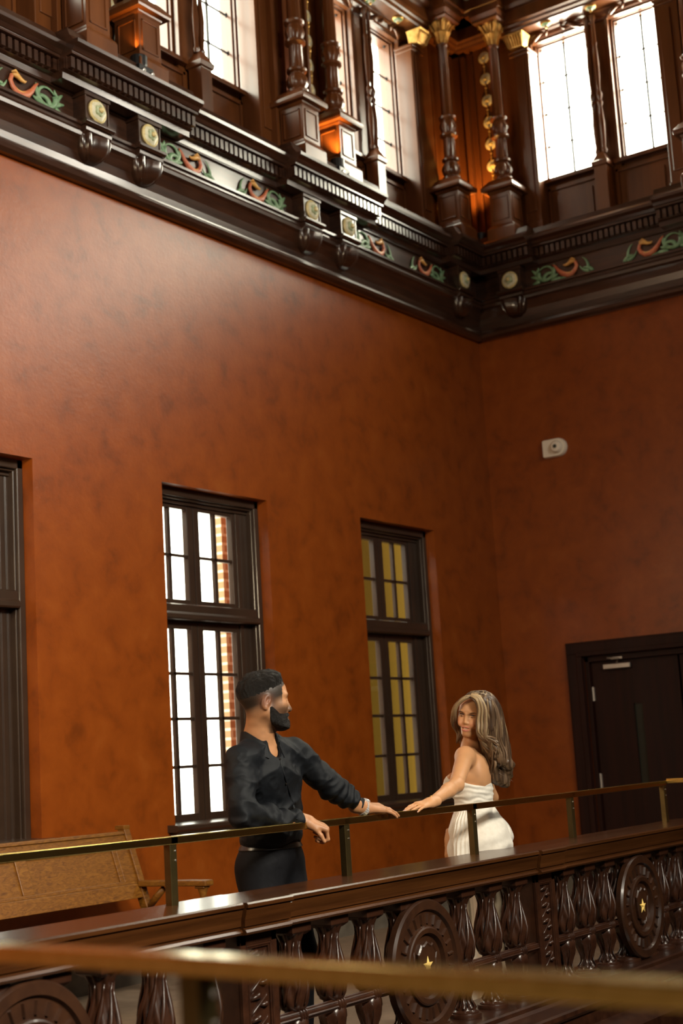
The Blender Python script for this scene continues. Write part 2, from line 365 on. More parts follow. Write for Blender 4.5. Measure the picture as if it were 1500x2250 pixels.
def corbel(T, s, wall, which):
    t = thing('corbel', 'corbel with painted rosette under the cornice, %s, %s' % (wall, which), 'corbel', T((s, 0, 5.44)), 'paired rosette corbels of the cornice')
    b = MB(T)
    b.box((s-.115, 0, 5.70), (s+.115, .145, 5.895)); b.box((s-.125, 0, 5.885), (s+.125, .16, 5.915))
    for e in (-1, 1): b.box((s+e*.108-.007, .14, 5.71), (s+e*.108+.007, .152, 5.885))
    b.extr([(0, 5.665), (.165, 5.665), (.185, 5.68), (.185, 5.70), (0, 5.70)], s-.14, s+.14)
    b.extr([(0, 5.605), (.13, 5.605), (.16, 5.625), (.165, 5.65), (.15, 5.665), (0, 5.665)], s-.125, s+.125)
    b.build('block', M['cornice'], t, bevel=.003)
    b = MB(T); rows = []; N = 48
    for k in range(10):
        v = k/9; z = 5.607-.165*v; q = math.sqrt(max(0, 1-(v*.96)**2.4))
        row = []
        for j in range(N+1):
            an = PI*j/N; fl = abs(math.sin(an*4.5)); m_ = q*(1-.20*(1-fl)*(1-v*.6))
            row.append((s+.140*math.copysign(abs(math.cos(an))**.45, math.cos(an))*(m_*.6+.4*q), .01+.165*abs(math.sin(an))**.5*m_+.01, z-.006*(1-fl)*(1-v)))
        rows.append(row+[(s-.140*q, 0, z), (s+.140*q, 0, z)])
    b.loft(rows); b.build('fluted_cushion', M['cornice'], t, smooth='auto')
    rosette(T, s, .145, 5.795, .082, t)
ordn = ['next to the corner', 'second from the corner', 'third from the corner', 'fourth from the corner', 'fifth from the corner', 'sixth from the corner']
for k, s in enumerate(COLS_A): corbel(TA, s+(-.03 if k else 0), 'left wall', ordn[k])
for k, s in enumerate(COLS_B[:2]): corbel(TB, s, 'right wall', ordn[k])
# painted dragon scrolls of the frieze
def dragon(T, s0, sgn, label):
    L = .60; z0 = 5.70; hh = .185; d = .045
    P = lambda u, v, e=0: (s0+sgn*u*L, d+e, z0+v*hh)
    t = thing('painted_dragon_scroll', label, 'frieze carving', T(P(.5, 0)), 'painted dragon scrolls of the frieze')
    g = MB(T)
    def arc(cu, cv, ru, rv, a0, a1, r0, r1, n=18):
        pts = [P(cu+ru*math.cos(math.radians(a0+(a1-a0)*k/n)), cv+rv*math.sin(math.radians(a0+(a1-a0)*k/n))) for k in range(n+1)]
        g.tube(pts, [r0+(r1-r0)*k/n for k in range(n+1)], 8, .7, up=(0, 1, 0))
    arc(.24, .58, .13, .36, 150, -200, .006, .024)
    arc(.30, .25, .10, .30, 180, 20, .022, .012)
    for (u0, v0, u1, v1, r) in ((.10, .45, .0, .9, .014), (.12, .35, -.02, .55, .014), (.12, .25, .0, .15, .015), (.34, .3, .40, .95, .014), (.30, .25, .45, .40, .012), (.33, .1, .5, .15, .016), (.5, .1, .7, .06, .014), (.06, .7, .12, .98, .010)):
        n = 6; pts = [P(u0+(u1-u0)*k/n+.02*math.sin(PI*k/n), v0+(v1-v0)*k/n) for k in range(n+1)]
        g.tube(pts, [r*(.5+.9*math.sin(PI*min(1, .25+.75*k/n))) for k in range(n+1)], 7, .6, up=(0, 1, 0))
    arc(1.02, .75, .20, .62, 200, 262, .004, .02, 8); arc(.92, .1, .12, .25, 100, 0, .012, .02, 8); arc(.84, .35, .14, .62, -10, 70, .018, .003, 8)
    g.build('leaf_scroll', M['green'], t, smooth=True)
    b = MB(T); pts = []; rad = []
    key = [(.38, .92, .006), (.42, .80, .012), (.47, .55, .018), (.54, .32, .026), (.62, .20, .028), (.70, .22, .024), (.76, .38, .020), (.79, .58, .018), (.77, .78, .016), (.72, .88, .013)]
    b.tube([P(u, v, .006) for u, v, r in key], [r for u, v, r in key], 10, .7, up=(0, 1, 0)); b.build('dragon_body', M['red'], t, smooth=True)
    b = MB(T); b.tube([P(u, v, .014) for u, v in ((.48, .50), (.55, .33), (.62, .24), (.69, .27), (.74, .40))], [.004, .013, .015, .011, .003], 8, .7, up=(0, 1, 0)); b.build('belly', M['orange'], t, smooth=True)
    b = MB(T); b.tube([P(u, v, .012) for u, v in ((.77, .82), (.70, .84), (.64, .74), (.59, .72), (.56, .78))], [.010, .022, .017, .012, .004], 8, .8, up=(0, 1, 0)); b.tube([P(u, v, .012) for u, v in ((.66, .9), (.72, 1.0), (.78, .9))], [.003, .012, .003], 6, .8, up=(0, 1, 0)); b.build('dragon_head', M['orange'], t, smooth=True)
for T, rec, wall in ((TA, [(.60, 2.26), (3.12, 4.78), (5.62, 7.2)], 'left wall'), (TB, [(.60, 2.30)], 'right wall')):
    for k, (a, c) in enumerate(rec):
        dragon(T, a+.06, 1, 'painted dragon scroll on the %s frieze, %s bay, nearer the corner' % (wall, ('first', 'second', 'third')[k]))
        dragon(T, c-.06, -1, 'painted dragon scroll on the %s frieze, %s bay, farther from the corner' % (wall, ('first', 'second', 'third')[k]))
# ------------------------------------------------------------------ upper storey
def column(T, s, wall, which):
    d = .10
    t = thing('turned_support', 'turned mahogany column above the cornice, %s, %s' % (wall, which), 'column', T((s, d, 6.15)), 'turned columns between the upper windows')
    b = MB(T)
    def sq(h, z): return [(s-h, d-h, z), (s+h, d-h, z), (s+h, d+h, z), (s-h, d+h, z)]
    b.loft([sq(.150, 6.15), sq(.150, 6.30), sq(.145, 6.315), sq(.118, 6.345), sq(.115, 6.36), sq(.115, 6.66), sq(.125, 6.675), sq(.13, 6.69)])
    b.loft([sq(.17, 6.69), sq(.175, 6.71), sq(.175, 6.735), sq(.165, 6.745), sq(.12, 6.80), sq(.095, 6.82)])
    for (ax, e) in ((1, 1), (0, 1), (0, -1)):
        for (u0, u1, z0, z1) in ((-.085, -.07, 6.39, 6.63), (.07, .085, 6.39, 6.63), (-.085, .085, 6.39, 6.405), (-.085, .085, 6.615, 6.63)):
            if ax == 1: b.box((s+u0, d+.11, z0), (s+u1, d+.123, z1))
            else: b.box((s+e*.11-(.013 if e < 0 else 0), d+u0, z0), (s+e*.11+(.013 if e > 0 else 0), d+u1, z1))
    b.build('pedestal', M['upper'], t, bevel=.003)
    b = MB(T)
    b.lathe([(.09, 6.82), (.092, 6.84), (.07, 6.85), (.066, 6.86), (.088, 6.885, .12), (.094, 6.92, .16), (.085, 6.96, .16), (.062, 6.995, .1), (.062, 7.0), (.084, 7.01), (.086, 7.03), (.066, 7.045), (.060, 7.05, .12), (.057, 7.24, .12), (.064, 7.25), (.088, 7.265), (.088, 7.285), (.066, 7.30),
             (.076, 7.33, .15), (.086, 7.36, .15), (.080, 7.40, .15), (.064, 7.43), (.086, 7.445), (.088, 7.465), (.062, 7.48), (.058, 7.49, .10), (.055, 7.8, .10), (.050, 8.2, .10), (.052, 8.205), (.062, 8.215), (.062, 8.23)], (s, d, 0), 40, flute=10)
    b.build('shaft', M['upper'], t, smooth='auto', angle=50)
    b = MB(T); b.lathe([(.05, 8.23), (.06, 8.25, .25), (.075, 8.30, .3), (.095, 8.34, .1), (.066, 8.345, .1), (.08, 8.39, .3), (.11, 8.43, .25), (.10, 8.45)], (s, d, 0), 48, flute=8)
    for a in range(4):
        an = PI/4+a*PI/2; b.tube([(s+.07*math.cos(an), d+.07*math.sin(an), 8.36), (s+.11*math.cos(an), d+.11*math.sin(an), 8.43), (s+.14*math.cos(an), d+.14*math.sin(an), 8.44), (s+.135*math.cos(an), d+.135*math.sin(an), 8.41)], [.018, .02, .018, .01], 8)
    b.build('capital', M['gold'], t, smooth='auto', angle=50)
    b = MB(T); b.loft([sq(.12, 8.45), sq(.14, 8.465), sq(.14, 8.49), sq(.16, 8.53), sq(.16, 8.56)]); b.build('abacus', M['upper'], t)
for k, s in enumerate(COLS_A): column(TA, s, 'left wall', ordn[k])
for k, s in enumerate(COLS_B): column(TB, s, 'right wall', ordn[k])
def beam(T, name, far):
    b = MB(T)
    b.extr([(-.5, 8.38), (-.02, 8.38), (-.01, 8.40), (.02, 8.41), (.03, 8.43), (.06, 8.44), (.06, 8.56), (.10, 8.565), (.12, 8.60), (.12, 8.63), (.09, 8.635), (.09, 8.95), (.13, 8.96), (.15, 9.0), (.25, 9.05), (.27, 9.12), (-.5, 9.12)], -.3, far)
    b.extr([(-.3, 8.30), (-.25, 8.30), (-.24, 8.32), (-.22, 8.33), (-.20, 8.36), (-.17, 8.37), (-.17, 8.385), (-.3, 8.385)], -.3, far)
    for s0, s1 in ((-.3, .64), (2.28, 3.16), (4.78, 5.66), (7.28, 8.2)):
        if s0 < far: b.extr([(0, 8.56), (.25, 8.56), (.25, 8.60), (.27, 8.61), (.27, 8.64), (.23, 8.65), (.23, 8.95), (.28, 8.97), (.36, 9.05), (.38, 9.12), (0, 9.12)], s0, min(s1, far))
    return tag(b.build(name, M['upper']), kind='structure')
beam(TA, 'trim_3', 17.4); beam(TB, 'trim_4', 12.7)
def soffit_rosette(T, s, d, z, label):
    T2 = lambda p: T((p[0], d+(p[2]-z), z-(p[1])))
    t = thing('soffit_rosette', label, 'rosette', T((s, d, z)), 'rosettes under the beam'); rosette(T2, s, 0, z, .055, t, [M['gold'], M['green'], M['cream']])
for T, wn in ((TA, 'left wall'), (TB, 'right wall')):
    for s, nm in ((.98, 'nearer the corner'), (1.46, 'in the middle'), (1.92, 'farther from the corner')): soffit_rosette(T, s, -.08, 8.38, 'small gold rosette under the %s beam, first bay, %s' % (wn, nm))
t = thing('frieze_rosette', 'white rosette on the dark beam in the corner, between the two gilded capitals', 'rosette', TB((.15, .23, 8.79))); rosette(TB, .30, .232, 8.79, .055, t, [M['cream'], M['cream'], M['gold']])
def pilaster(T, s, wall, which):
    t = thing('pilaster', 'flat pilaster with gilded capital, %s, %s' % (wall, which), 'pilaster', T((s, -.12, 6.27)), 'pilasters beside the upper windows')
    b = MB(T); b.box((s-.10, -.279, 6.26), (s+.10, -.085, 8.2)); b.box((s-.110, -.279, 6.26), (s+.110, -.07, 6.40)); b.box((s-.06, -.09, 6.5), (s+.06, -.072, 8.1)); b.box((s-.106, -.279, 8.14), (s+.106, -.07, 8.17)); b.box((s-.110, -.279, 8.18), (s+.110, -.068, 8.21))
    b.build('shaft', M['upper'], t, bevel=.008)
    b = MB(T); b.loft([[(s-a, -.12, z), (s+a, -.12, z), (s+a, c, z), (s-a, c, z)] for a, c, z in ((.075, -.03, 8.21), (.09, -.01, 8.25), (.10, .01, 8.29), (.12, .05, 8.33))])
    for k in range(7): b.tube([(s-.075+.025*k, -.02, 8.22), (s-.08+.027*k, .005, 8.27), (s-.085+.029*k, .04, 8.32), (s-.085+.029*k, .035, 8.29)], [.010, .013, .014, .006], 6)
    b.build('capital', M['gold'], t, smooth='auto')
pk = 0
for T, cs, wn in ((TA, UPC[:3], 'left wall'), (TB, UPC[:1], 'right wall')):
    for k, c in enumerate(cs):
        for e in (-1, 1): pilaster(T, c+e*.765, wn, '%s side of bay %s' % ('near' if e < 0 else 'far', ('one', 'two', 'three')[k]))
wn_ = [4]
def upper_window(T, c, sx):
    a, e = c+sx*.12, c+sx*.71
    if a > e: a, e = e, a
    w = empty('window_%d' % wn_[0], T(((a+e)/2, -.4, 6.8))); wn_[0] += 1; tag(w, kind='structure')
    g0, g1, z0, z1 = a+.04, e-.04, 6.90, 8.28
    f = MB(T)
    for (p, q, m_) in ((0, 0, 0), (.012, .03, .014)):
        f.box((a, -.46+p, 6.78), (g0-m_, -.34+q, 8.36)); f.box((g1+m_, -.46+p, 6.78), (e, -.34+q, 8.36)); f.box((a, -.46+p, 6.78), (e, -.34+q, z0-m_)); f.box((a, -.46+p, z1+m_), (e, -.34+q, 8.36))
    f.box((a-.05, -.36, 6.81), (e+.05, -.22, 6.85))
    f.box((a-.03, -.31, 6.85), (a+.004, -.255, 8.36)); f.box((e-.004, -.31, 6.85), (e+.03, -.255, 8.36)); f.box((a-.03, -.31, 8.31), (e+.03, -.255, 8.36))
    f.build('frame', M['upper'], w, bevel=.005)
    l = MB(T); xm = (g0+g1)/2
    l.box((xm-.011, -.408, z0), (xm+.011, -.392, z1))
    zs = [z0+(z1-z0)*k/4 for k in range(5)]
    for z in zs[1:4]: l.box((g0, -.406, z-.007), (g1, -.394, z+.007))
    for z in zs:
        for x in (g0, xm, g1): l.loft([[(x-.024, -.40, z), (x, -.40, z+.024), (x+.024, -.40, z), (x, -.40, z-.024)], [(x-.021, -.388, z), (x, -.388, z+.021), (x+.021, -.388, z), (x, -.388, z-.021)]])
    l.build('leading', M['black'], w)
    p = MB(T); p.box((g0, -.402, z0), (g1, -.399, z1)); p.build('pane', M['glass'], w)
for T, cs in ((TA, UPC[:3]), (TB, UPC[:2])):
    for c in cs:
        for sx in (-1, 1): upper_window(T, c, sx)
def colonnette(T, c, wn, which):
    d = -.185; s = c-.03
    t = thing('colonnette', 'slender turned colonnette between paired windows, %s, %s' % (wn, which), 'colonnette', T((s, d, 6.85)), 'colonnettes between the upper windows')
    b = MB(T)
    sq = lambda h, z: [(s-h, d-h, z), (s+h, d-h, z), (s+h, d+h, z), (s-h, d+h, z)]
    b.loft([sq(.065, 6.26), sq(.065, 6.78), sq(.08, 6.79), sq(.085, 6.83), sq(.075, 6.84), sq(.03, 6.93)])
    b.build('pedestal', M['upper'], t, bevel=.003)
    for e in (-.035, .035):
        b = MB(T); b.lathe([(.022, 6.92), (.03, 6.95), (.018, 6.98), (.026, 7.1), (.03, 7.22), (.02, 7.34), (.016, 7.40), (.028, 7.42), (.028, 7.44), (.016, 7.46), (.028, 7.50), (.03, 7.52), (.016, 7.56), (.024, 7.7), (.028, 7.85), (.018, 8.02), (.026, 8.05), (.018, 8.08), (.018, 8.28), (.03, 8.30), (.03, 8.34)], (s+e, d, 0), 14)
        b.build('shaft', M['upper'], t, smooth='auto')
for k, c in enumerate(UPC[:3]): colonnette(TA, c, 'left wall', ('first bay from the corner', 'second bay', 'third bay')[k])
colonnette(TB, UPC[0], 'right wall', 'first bay from the corner')
# wainscot panels under the windows and mouldings between the paired columns
def mould(T, name, far, cs, prs):
    b = MB(T)
    for c in cs:
        for (a, e) in ((c-.66, c-.10), (c+.06, c+.64)):
            for (u0, u1, z0, z1) in ((a, a+.03, 6.30, 6.76), (e-.03, e, 6.30, 6.76), (a, e, 6.30, 6.33), (a, e, 6.73, 6.76)): b.box((u0, -.30, z0), (u1, -.26, z1))
            b.box((a+.09, -.30, 6.39), (e-.09, -.265, 6.67))
    for c in prs:
        for e in (-1, 1):
            for (o_, w_, dd) in ((.13, .02, .03), (.17, .03, .05), (.40, .04, .10)): b.box((c+e*o_-w_/2, -.14, 6.26), (c+e*o_+w_/2, -.12+dd, 8.33))
        b.box((c-.155, -.14, 6.26), (c+.155, -.09, 6.36)); b.box((c-.155, -.14, 8.20), (c+.155, -.09, 8.24))
    b.box((.0, -.14, 6.26), (.05, -.06, 8.33)); b.box((.10, -.14, 6.26), (.125, -.085, 8.33)); b.box((.38, -.14, 6.26), (.41, -.09, 8.33)); b.box((.44, -.14, 6.26), (.60, -.08, 8.33))
    return tag(b.build(name, M['upper'], bevel=.003), kind='structure')
mould(TA, 'trim_5', 9, UPC[:3], [c for c in PAIRS_A if c < 7]); mould(TB, 'trim_6', 9, UPC[:1], PAIRS_B)
def garland(T, s, d, wn):
    t = thing('rosette_garland', 'vertical string of small gold and cream rosettes, %s' % wn, 'garland', T((s, d, 6.45)), 'rosette strings between the columns')
    z = 8.27; k = 0
    while z > 6.6:
        rosette(T, s, d, z, .062, t, [M['paleold'], M['cream'], M['paleold']], .35)
        b = MB(T); zz = z-.056
        b.lathe([(.006, zz), (.012, zz-.012), (.007, zz-.022), (.014, zz-.045), (.007, zz-.062), (.012, zz-.078), (.006, zz-.10), (.008, zz-.12)], (s, d+.012, 0), 10); b.build('link', M['gold'], t, smooth='auto')
        z -= .2325
    b = MB(T); b.lathe([(.012, 6.60), (.018, 6.54), (.02, 6.50), (.012, 6.46), (.004, 6.44)], (s, d+.012, 0), 10); b.build('tassel', M['gold'], t, smooth='auto')
garland(TA, 2.48, -.115, 'left wall, between the middle pair of columns'); garland(TA, 5.02, -.115, 'left wall, between the leftmost pair of columns'); garland(TB, .25, -.115, 'in the corner beside the right wall')
b = MB(TA)
for k in range(6): b.tube([(.14+.035*k, -.06, 8.37), (.14+.035*k, -.02, 8.34-.02*math.sin(PI*k/5)), (.14+.035*k, -.03, 8.28-.03*math.sin(PI*k/5))], [.02, .024, .010], 8)
b.tube([(.12, -.04, 8.36), (.22, -.02, 8.32), (.34, -.04, 8.36)], [.012, .018, .012], 8)
tag(b.build('gilded_swag', M['gold'], smooth=True), 'small gilded swag hanging under the beam in the corner', 'swag')
def leaf(T, s, z, sg, label):
    b = MB(T); b.tube([(s, -.24, z), (s+sg*.05, -.20, z+.015), (s+sg*.11, -.19, z+.05), (s+sg*.15, -.20, z+.055)], [.008, .022, .02, .006], 10)
    b.tube([(s+sg*.17, -.21, z+.02), (s+sg*.19, -.18, z+.045), (s+sg*.20, -.19, z+.075)], [.008, .018, .006], 8)
    tag(b.build('carved_leaf', M['upper'], smooth=True), label, 'carving', 'carved leaves over the upper windows')
for T, cs, wn in ((TA, UPC[:2], 'left wall'), (TB, UPC[:1], 'right wall')):
    for c in cs:
        for (s, sg, nm) in ((c-.68, 1, 'window nearer the corner, corner side'), (c-.14, -1, 'window nearer the corner, inner side'), (c+.14, 1, 'window farther from the corner, inner side'), (c+.68, -1, 'window farther from the corner, outer side')):
            leaf(T, s, 8.30, sg, 'carved leaf over the %s %s, %s' % ('first-bay' if c < 2 else 'second-bay', nm, wn))
# small uplights standing on the cornice
def uplight(T, s, label, en=42):
    t = thing('uplight', label, 'spotlight', T((s, .2, 6.26)), 'small spotlights on the cornice')
    d = .215
    b = MB(T); b.box((s-.075, d-.05, 6.155), (s+.075, d+.05, 6.24)); b.lathe([(.055, 6.24), (.062, 6.26), (.062, 6.33), (.055, 6.335), (.05, 6.31)], (s, d-.02, 0), 16); ho = b.build('housing', M['black'], t, bevel=.004)
    b = MB(T)
    for e in (-.045, .045): b.lathe([(.014, 0), (.016, .02), (.010, .025)], (s+e, d+.05, 6.19), 10, axis=1)
    b.build('knob', M['steel'], t, smooth='auto')
    l = bpy.data.lights.new('uplight_lamp', 'SPOT'); l.energy = en; l.color = (1.0, .50, .12); l.spot_size = math.radians(80); l.spot_blend = .6; l.shadow_soft_size = .04
    lo = bpy.data.objects.new('uplight_lamp', l); COL.objects.link(lo)
    p = Vector(T((s, d-.02, 6.40))); q = Vector(T((s, d-.16, 7.0)))
    lo.location = p; lo.rotation_euler = (q-p).to_track_quat('-Z', 'Y').to_euler()
uplight(TA, 5.06, 'small black spotlight on the left wall cornice, leftmost of three', 24); uplight(TA, 2.60, 'small black spotlight on the left wall cornice between the middle pair of columns'); uplight(TA, .15, 'small black spotlight on the cornice in the corner', 110)
# ------------------------------------------------------------------ balustrade of the far gallery
YB = 3.64; ZB0, ZB1 = .125, .70
PED = [(2.06, 2.28), (4.41, 4.63), (6.755, 6.965), (9.02, 9.25)]
def cap():
    b = MB()
    P = [(3.533, .799), (3.533, .812), (3.540, .818), (3.86, .818), (3.868, .812), (3.868, .799), (3.86, .79), (3.85, .735), (3.84, .70),
         (3.565, .70), (3.551, .702), (3.545, .711), (3.551, .720), (3.560, .723), (3.560, .730), (3.553, .732), (3.552, .752), (3.546, .774), (3.541, .790), (3.545, .792), (3.545, .797)]
    xs = [-1.0]
    def seg(x0, x1, dy): b.extr([(y+(dy if y < 3.7 else -dy), z) for y, z in P], x0, x1)
    prev = 1.5
    for (a, c) in PED:
        seg(prev, a-.03, 0); seg(a-.03, c+.03, -.018); prev = c+.03
    seg(prev, 9.30, 0)
    return b
t = thing('balustrade_handrail', 'long polished wooden balustrade cap in front of the couple', 'handrail', (5.5, 3.7, .70))
cap().build('cap', M['rail'], t)
b = MB()
for y in (0,): b.extr([(3.42, -.36), (3.42, .02), (3.40, .03), (3.385, .045), (3.385, .065), (3.40, .072), (3.475, .088), (3.49, .10), (3.49, .118), (3.50, .125), (3.84, .125), (3.84, 0), (3.52, 0), (3.52, -.36)], 1.5, 9.35)
tag(b.build('trim_7', M['dark']), kind='structure')
b = MB(); b.extr([(3.375, -.30), (3.345, -.20), (3.33, -.10), (3.36, -.07), (3.42, -.04), (3.42, -.36)], 1.5, 9.35); tag(b.build('trim_8', M['dark']), kind='structure')
def pedestal(x0, x1, label):
    t = thing('balustrade_pedestal', label, 'pedestal', ((x0+x1)/2, YB, ZB0), 'panelled pedestals of the balustrade')
    b = MB(); yf = 3.585; b.box((x0, yf+.012, ZB0), (x1, 3.77, .70))
    for (a, c, z0, z1) in ((x0, x0+.035, ZB0, .70), (x1-.035, x1, ZB0, .70), (x0, x1, ZB0, ZB0+.05), (x0, x1, .655, .70)): b.box((a, yf, z0), (c, yf+.02, z1))
    for (k, dd) in ((.035, -.006), (.042, -.002)):
        for (a, c, z0, z1) in ((x0+k, x0+k+.008, ZB0+.04+k, .69-k), (x1-k-.008, x1-k, ZB0+.04+k, .69-k), (x0+k, x1-k, .682-k, .69-k), (x0+k, x1-k, ZB0+.04+k, ZB0+.048+k)): b.box((a, yf+dd+.004, z0), (c, yf+.02, z1))
    b.build('post', M['dark'], t, bevel=.003)
    b = MB(); n = 5; zb = ZB0+.11; dz = (.63-zb)/n                                    # spiral leaf carving
    for k in range(n):
        z = zb+k*dz
        b.tube([(x0+.055, yf+.014, z), (x0+.075, yf+.010, z+.02), (x1-.075, yf+.010, z+dz*.8), (x1-.055, yf+.014, z+dz)], [.003, .006, .006, .002], 8)
        b.tube([(x0+.055, yf+.014, z+.06), (x0+.09, yf+.0, z+.075), (x0+.12, yf+.014, z+.06)], [.005, .012, .004], 8)
        b.tube([(x1-.06, yf+.014, z+.03), (x1-.085, yf+.0, z+.04), (x1-.11, yf+.014, z+.035)], [.004, .011, .004], 8)
    b.build('carved_leaf', M['dark'], t, smooth=True)
pedestal(*PED[0], 'carved panelled pedestal of the balustrade, outside the left edge of the picture'); pedestal(*PED[1], 'carved panelled pedestal of the balustrade below the man'); pedestal(*PED[2], 'carved panelled pedestal of the balustrade right of the woman')
pedestal(*PED[3], 'carved corner pedestal at the right end of the balustrade')
def baluster_mesh(parent):
    b = MB(); h = ZB1-ZB0; zm = ZB0+.225; N = 48
    prof = [(.062, 0), (.064, .012), (.062, .026), (.05, .03), (.047, .034, .05, 0), (.056, .045, .20, 0), (.045, .06, .25, .02), (.032, .08, .22, .05), (.034, .10, .2, .1), (.050, .14, .14, .2), (.060, .175, .10, .3), (.058, .20, .06, .35), (.046, .218, .0, .4), (.036, .225),
            (.036, .240), (.050, .248), (.062, .27, .16, .0), (.069, .30, .22, .10), (.068, .335, .22, .24), (.060, .375, .22, .40), (.050, .415, .2, .55), (.043, .45, .18, .66), (.041, .48, .15, .74), (.046, .505, .2, .8), (.056, .525, .22, .85), (.060, .535, .1, .9), (.05, .54)]
    b.lathe([(p[0], ZB0+p[1])+tuple(p[2:]) for p in prof], (0, 0, 0), N, flute=8)
    o = b.build('body', M['dark'], parent, smooth='auto', angle=60)
    b = MB()
    for k in range(16):                                                             # acanthus leaf ribs twisting round the bulbs
        a0 = 2*PI*k/16
        pts = []; rad = []
        for j in range(11):
            u = j/10; z = .262+u*.24; r = np.interp(z, [p[1] for p in prof], [p[0] for p in prof])*.93; a = a0+u*1.0
            pts.append((r*math.cos(a), r*math.sin(a), ZB0+z)); rad.append(.0035+.007*math.sin(PI*min(1, u*1.05)))
        if k % 2 == 0: b.tube(pts, rad, 6)
        pts = []; rad = []
        for j in range(8):
            u = j/7; z = .05+u*.155; r = np.interp(z, [p[1] for p in prof], [p[0] for p in prof])*.95; a = a0+.25*math.sin(u*PI)
            pts.append((r*math.cos(a), r*math.sin(a), ZB0+z)); rad.append(.0025+.004*math.sin(PI*u))
        if k % 2 == 0: b.tube(pts, rad, 6)
    b.build('acanthus_ribs', M['dark'], parent, smooth=True)
    b = MB(); b.box((-.062, -.062, ZB1-.036), (.062, .062, ZB1+.002)); b.loft([[(-e, -e, z), (e, -e, z), (e, e, z), (-e, e, z)] for e, z in ((.045, ZB1-.05), (.062, ZB1-.036))]); b.build('abacus', M['dark'], parent, bevel=.002)
    b = MB(); b.lathe([(.074, ZB0-.001), (.076, ZB0+.008), (.074, ZB0+.018), (.066, ZB0+.02)], (0, 0, 0), 28); b.build('foot', M['dark'], parent, smooth='auto')
proto = thing('baluster', '', 'baluster', (0, 0, 0), 'acanthus carved balusters'); baluster_mesh(proto)
side = ['nearest to', 'second from', 'third from', 'fourth from']
first = True
BAYS = [((2.28, 4.41), 'medallion at the lower left corner'), ((4.63, 6.755), 'star medallion between the couple'), ((6.965, 9.02), 'star medallion at the right edge')]
BX = []
for (x0, x1), mn in BAYS:
    xs = [x0+.155+(x1-x0-.31)*k/7 for k in range(8)]
    for k, x in enumerate(xs):
        o = proto if first else copy_tree(proto); first = False
        o.location = (x, YB, 0)
        dd = 3-k if k < 4 else k-4
        o['label'] = 'dark carved baluster, %s the %s on its %s side' % (side[dd], mn, 'left' if k < 4 else 'right')
    BX.append(xs)
def medallion(cx, label, star=True):
    zc = .412; R = .283; yf = 3.555
    t = thing('medallion', label, 'medallion', (cx, yf+.04, zc-R), 'round star medallions of the balustrade')
    b = MB(); c = (cx, 0, zc)
    T3 = lambda prof: [(r, yf+d) for r, d in prof]
    b.lathe(T3([(R, .040), (R, .012), (R-.008, .0), (R-.045, .0), (R-.05, .012), (R-.052, .016), (R-.115, .016), (R-.118, .004), (R-.125, .0), (R-.145, .002), (R-.150, .016), (R-.152, .022), (.06, .024), (.001, .024)]), c, 72, axis=1)
    b.build('disc', M['rail'] if False else M['medal'], t, smooth='auto', angle=30)
    b = MB(); n = 24
    for k in range(n):
        a = 2*PI*(k+.5)/n; r0, r1 = R-.105, R-.062
        p = lambda r, o_: (cx+r*math.cos(a)-o_*math.sin(a), yf+.017, zc+r*math.sin(a)+o_*math.cos(a))
        q = lambda r, o_: (cx+r*math.cos(a)-o_*math.sin(a), yf+.006, zc+r*math.sin(a)+o_*math.cos(a))
        b.loft([[p(r0, -.008), p(r1, -.008), p(r1, .008), p(r0, .008)], [q(r0, -.003), q(r1, -.003), q(r1, .003), q(r0, .003)]])
    b.build('ray_pegs', M['medal'], t)
    b = MB()
    half = [(0, .105), (.022, .092), (.035, .088), (.048, .094), (.055, .082), (.068, .066), (.078, .056), (.070, .03), (.066, -.02), (.056, -.06), (.034, -.072), (.025, -.095), (.012, -.088), (0, -.105)]
    out = [(x, z) for x, z in half]+[(-x, z) for x, z in half[-2:0:-1]]
    b.loft([[(cx+x*k, y, zc+z*k) for x, z in out] for k, y in ((1.0, yf+.026), (1.0, yf+.010), (.93, yf+.004), (.86, yf+.008))])
    s = b.build('shield', M['medal'], t)
    b = MB(); pts = []
    for k in range(10):
        a = PI/2+2*PI*k/10; r = .046 if k % 2 == 0 else .0185; pts.append((cx+r*math.cos(a), zc+.0+r*math.sin(a)))
    b.add([(x, yf+.009, z) for x, z in pts]+[(cx, yf-.003, zc)], [(k, (k+1) % 10, 10) for k in range(10)]+[tuple(range(9, -1, -1))])
    b.build('star', M['goldflat'], s)
M['medal'] = noisy('medallion_wood', [(.3, (.018, .0062, .0028)), (.7, (.042, .015, .0055))], scale=10, rough=.38, coat=.15)
for ((x0, x1), mn), lb in zip(BAYS, ('round carved medallion with raised ray pegs at the lower left corner', 'round carved medallion with a gold star on a shield, below the gap between the couple', 'round carved medallion with a gold star on a shield, near the right edge')): medallion((x0+x1)/2-(.025 if x0 > 4 else 0), lb)
def rods():
    for ((x0, x1), mn), xs in zip(BAYS, BX):
        b = MB(); zc = .350; cx = (x0+x1)/2; y = YB-.03
        for a, c in ((x0, cx-.2), (cx+.2, x1)):
            b.lathe([(.019, a), (.019, c)], (0, y, zc), 20, axis=0)
            for k in range(6):                                                     # reeded edges
                an = 2*PI*k/6+.3; b.tube([(a, y+.019*math.cos(an), zc+.019*math.sin(an)), (c, y+.019*math.cos(an), zc+.019*math.sin(an))], .004, 5)
            for x in xs:
                if a < x < c:
                    for q in range(3): b.lathe([(.018, x-.026+q*.018), (.027, x-.020+q*.018), (.027, x-.014+q*.018), (.018, x-.008+q*.018)], (0, y, zc), 16, axis=0)
        o = b.build('reeded_rod', M['dark'], smooth='auto', angle=40)
        tag(o, 'reeded rod threading the balusters beside the %s' % mn, 'rod', 'reeded rods of the balustrade')
rods()
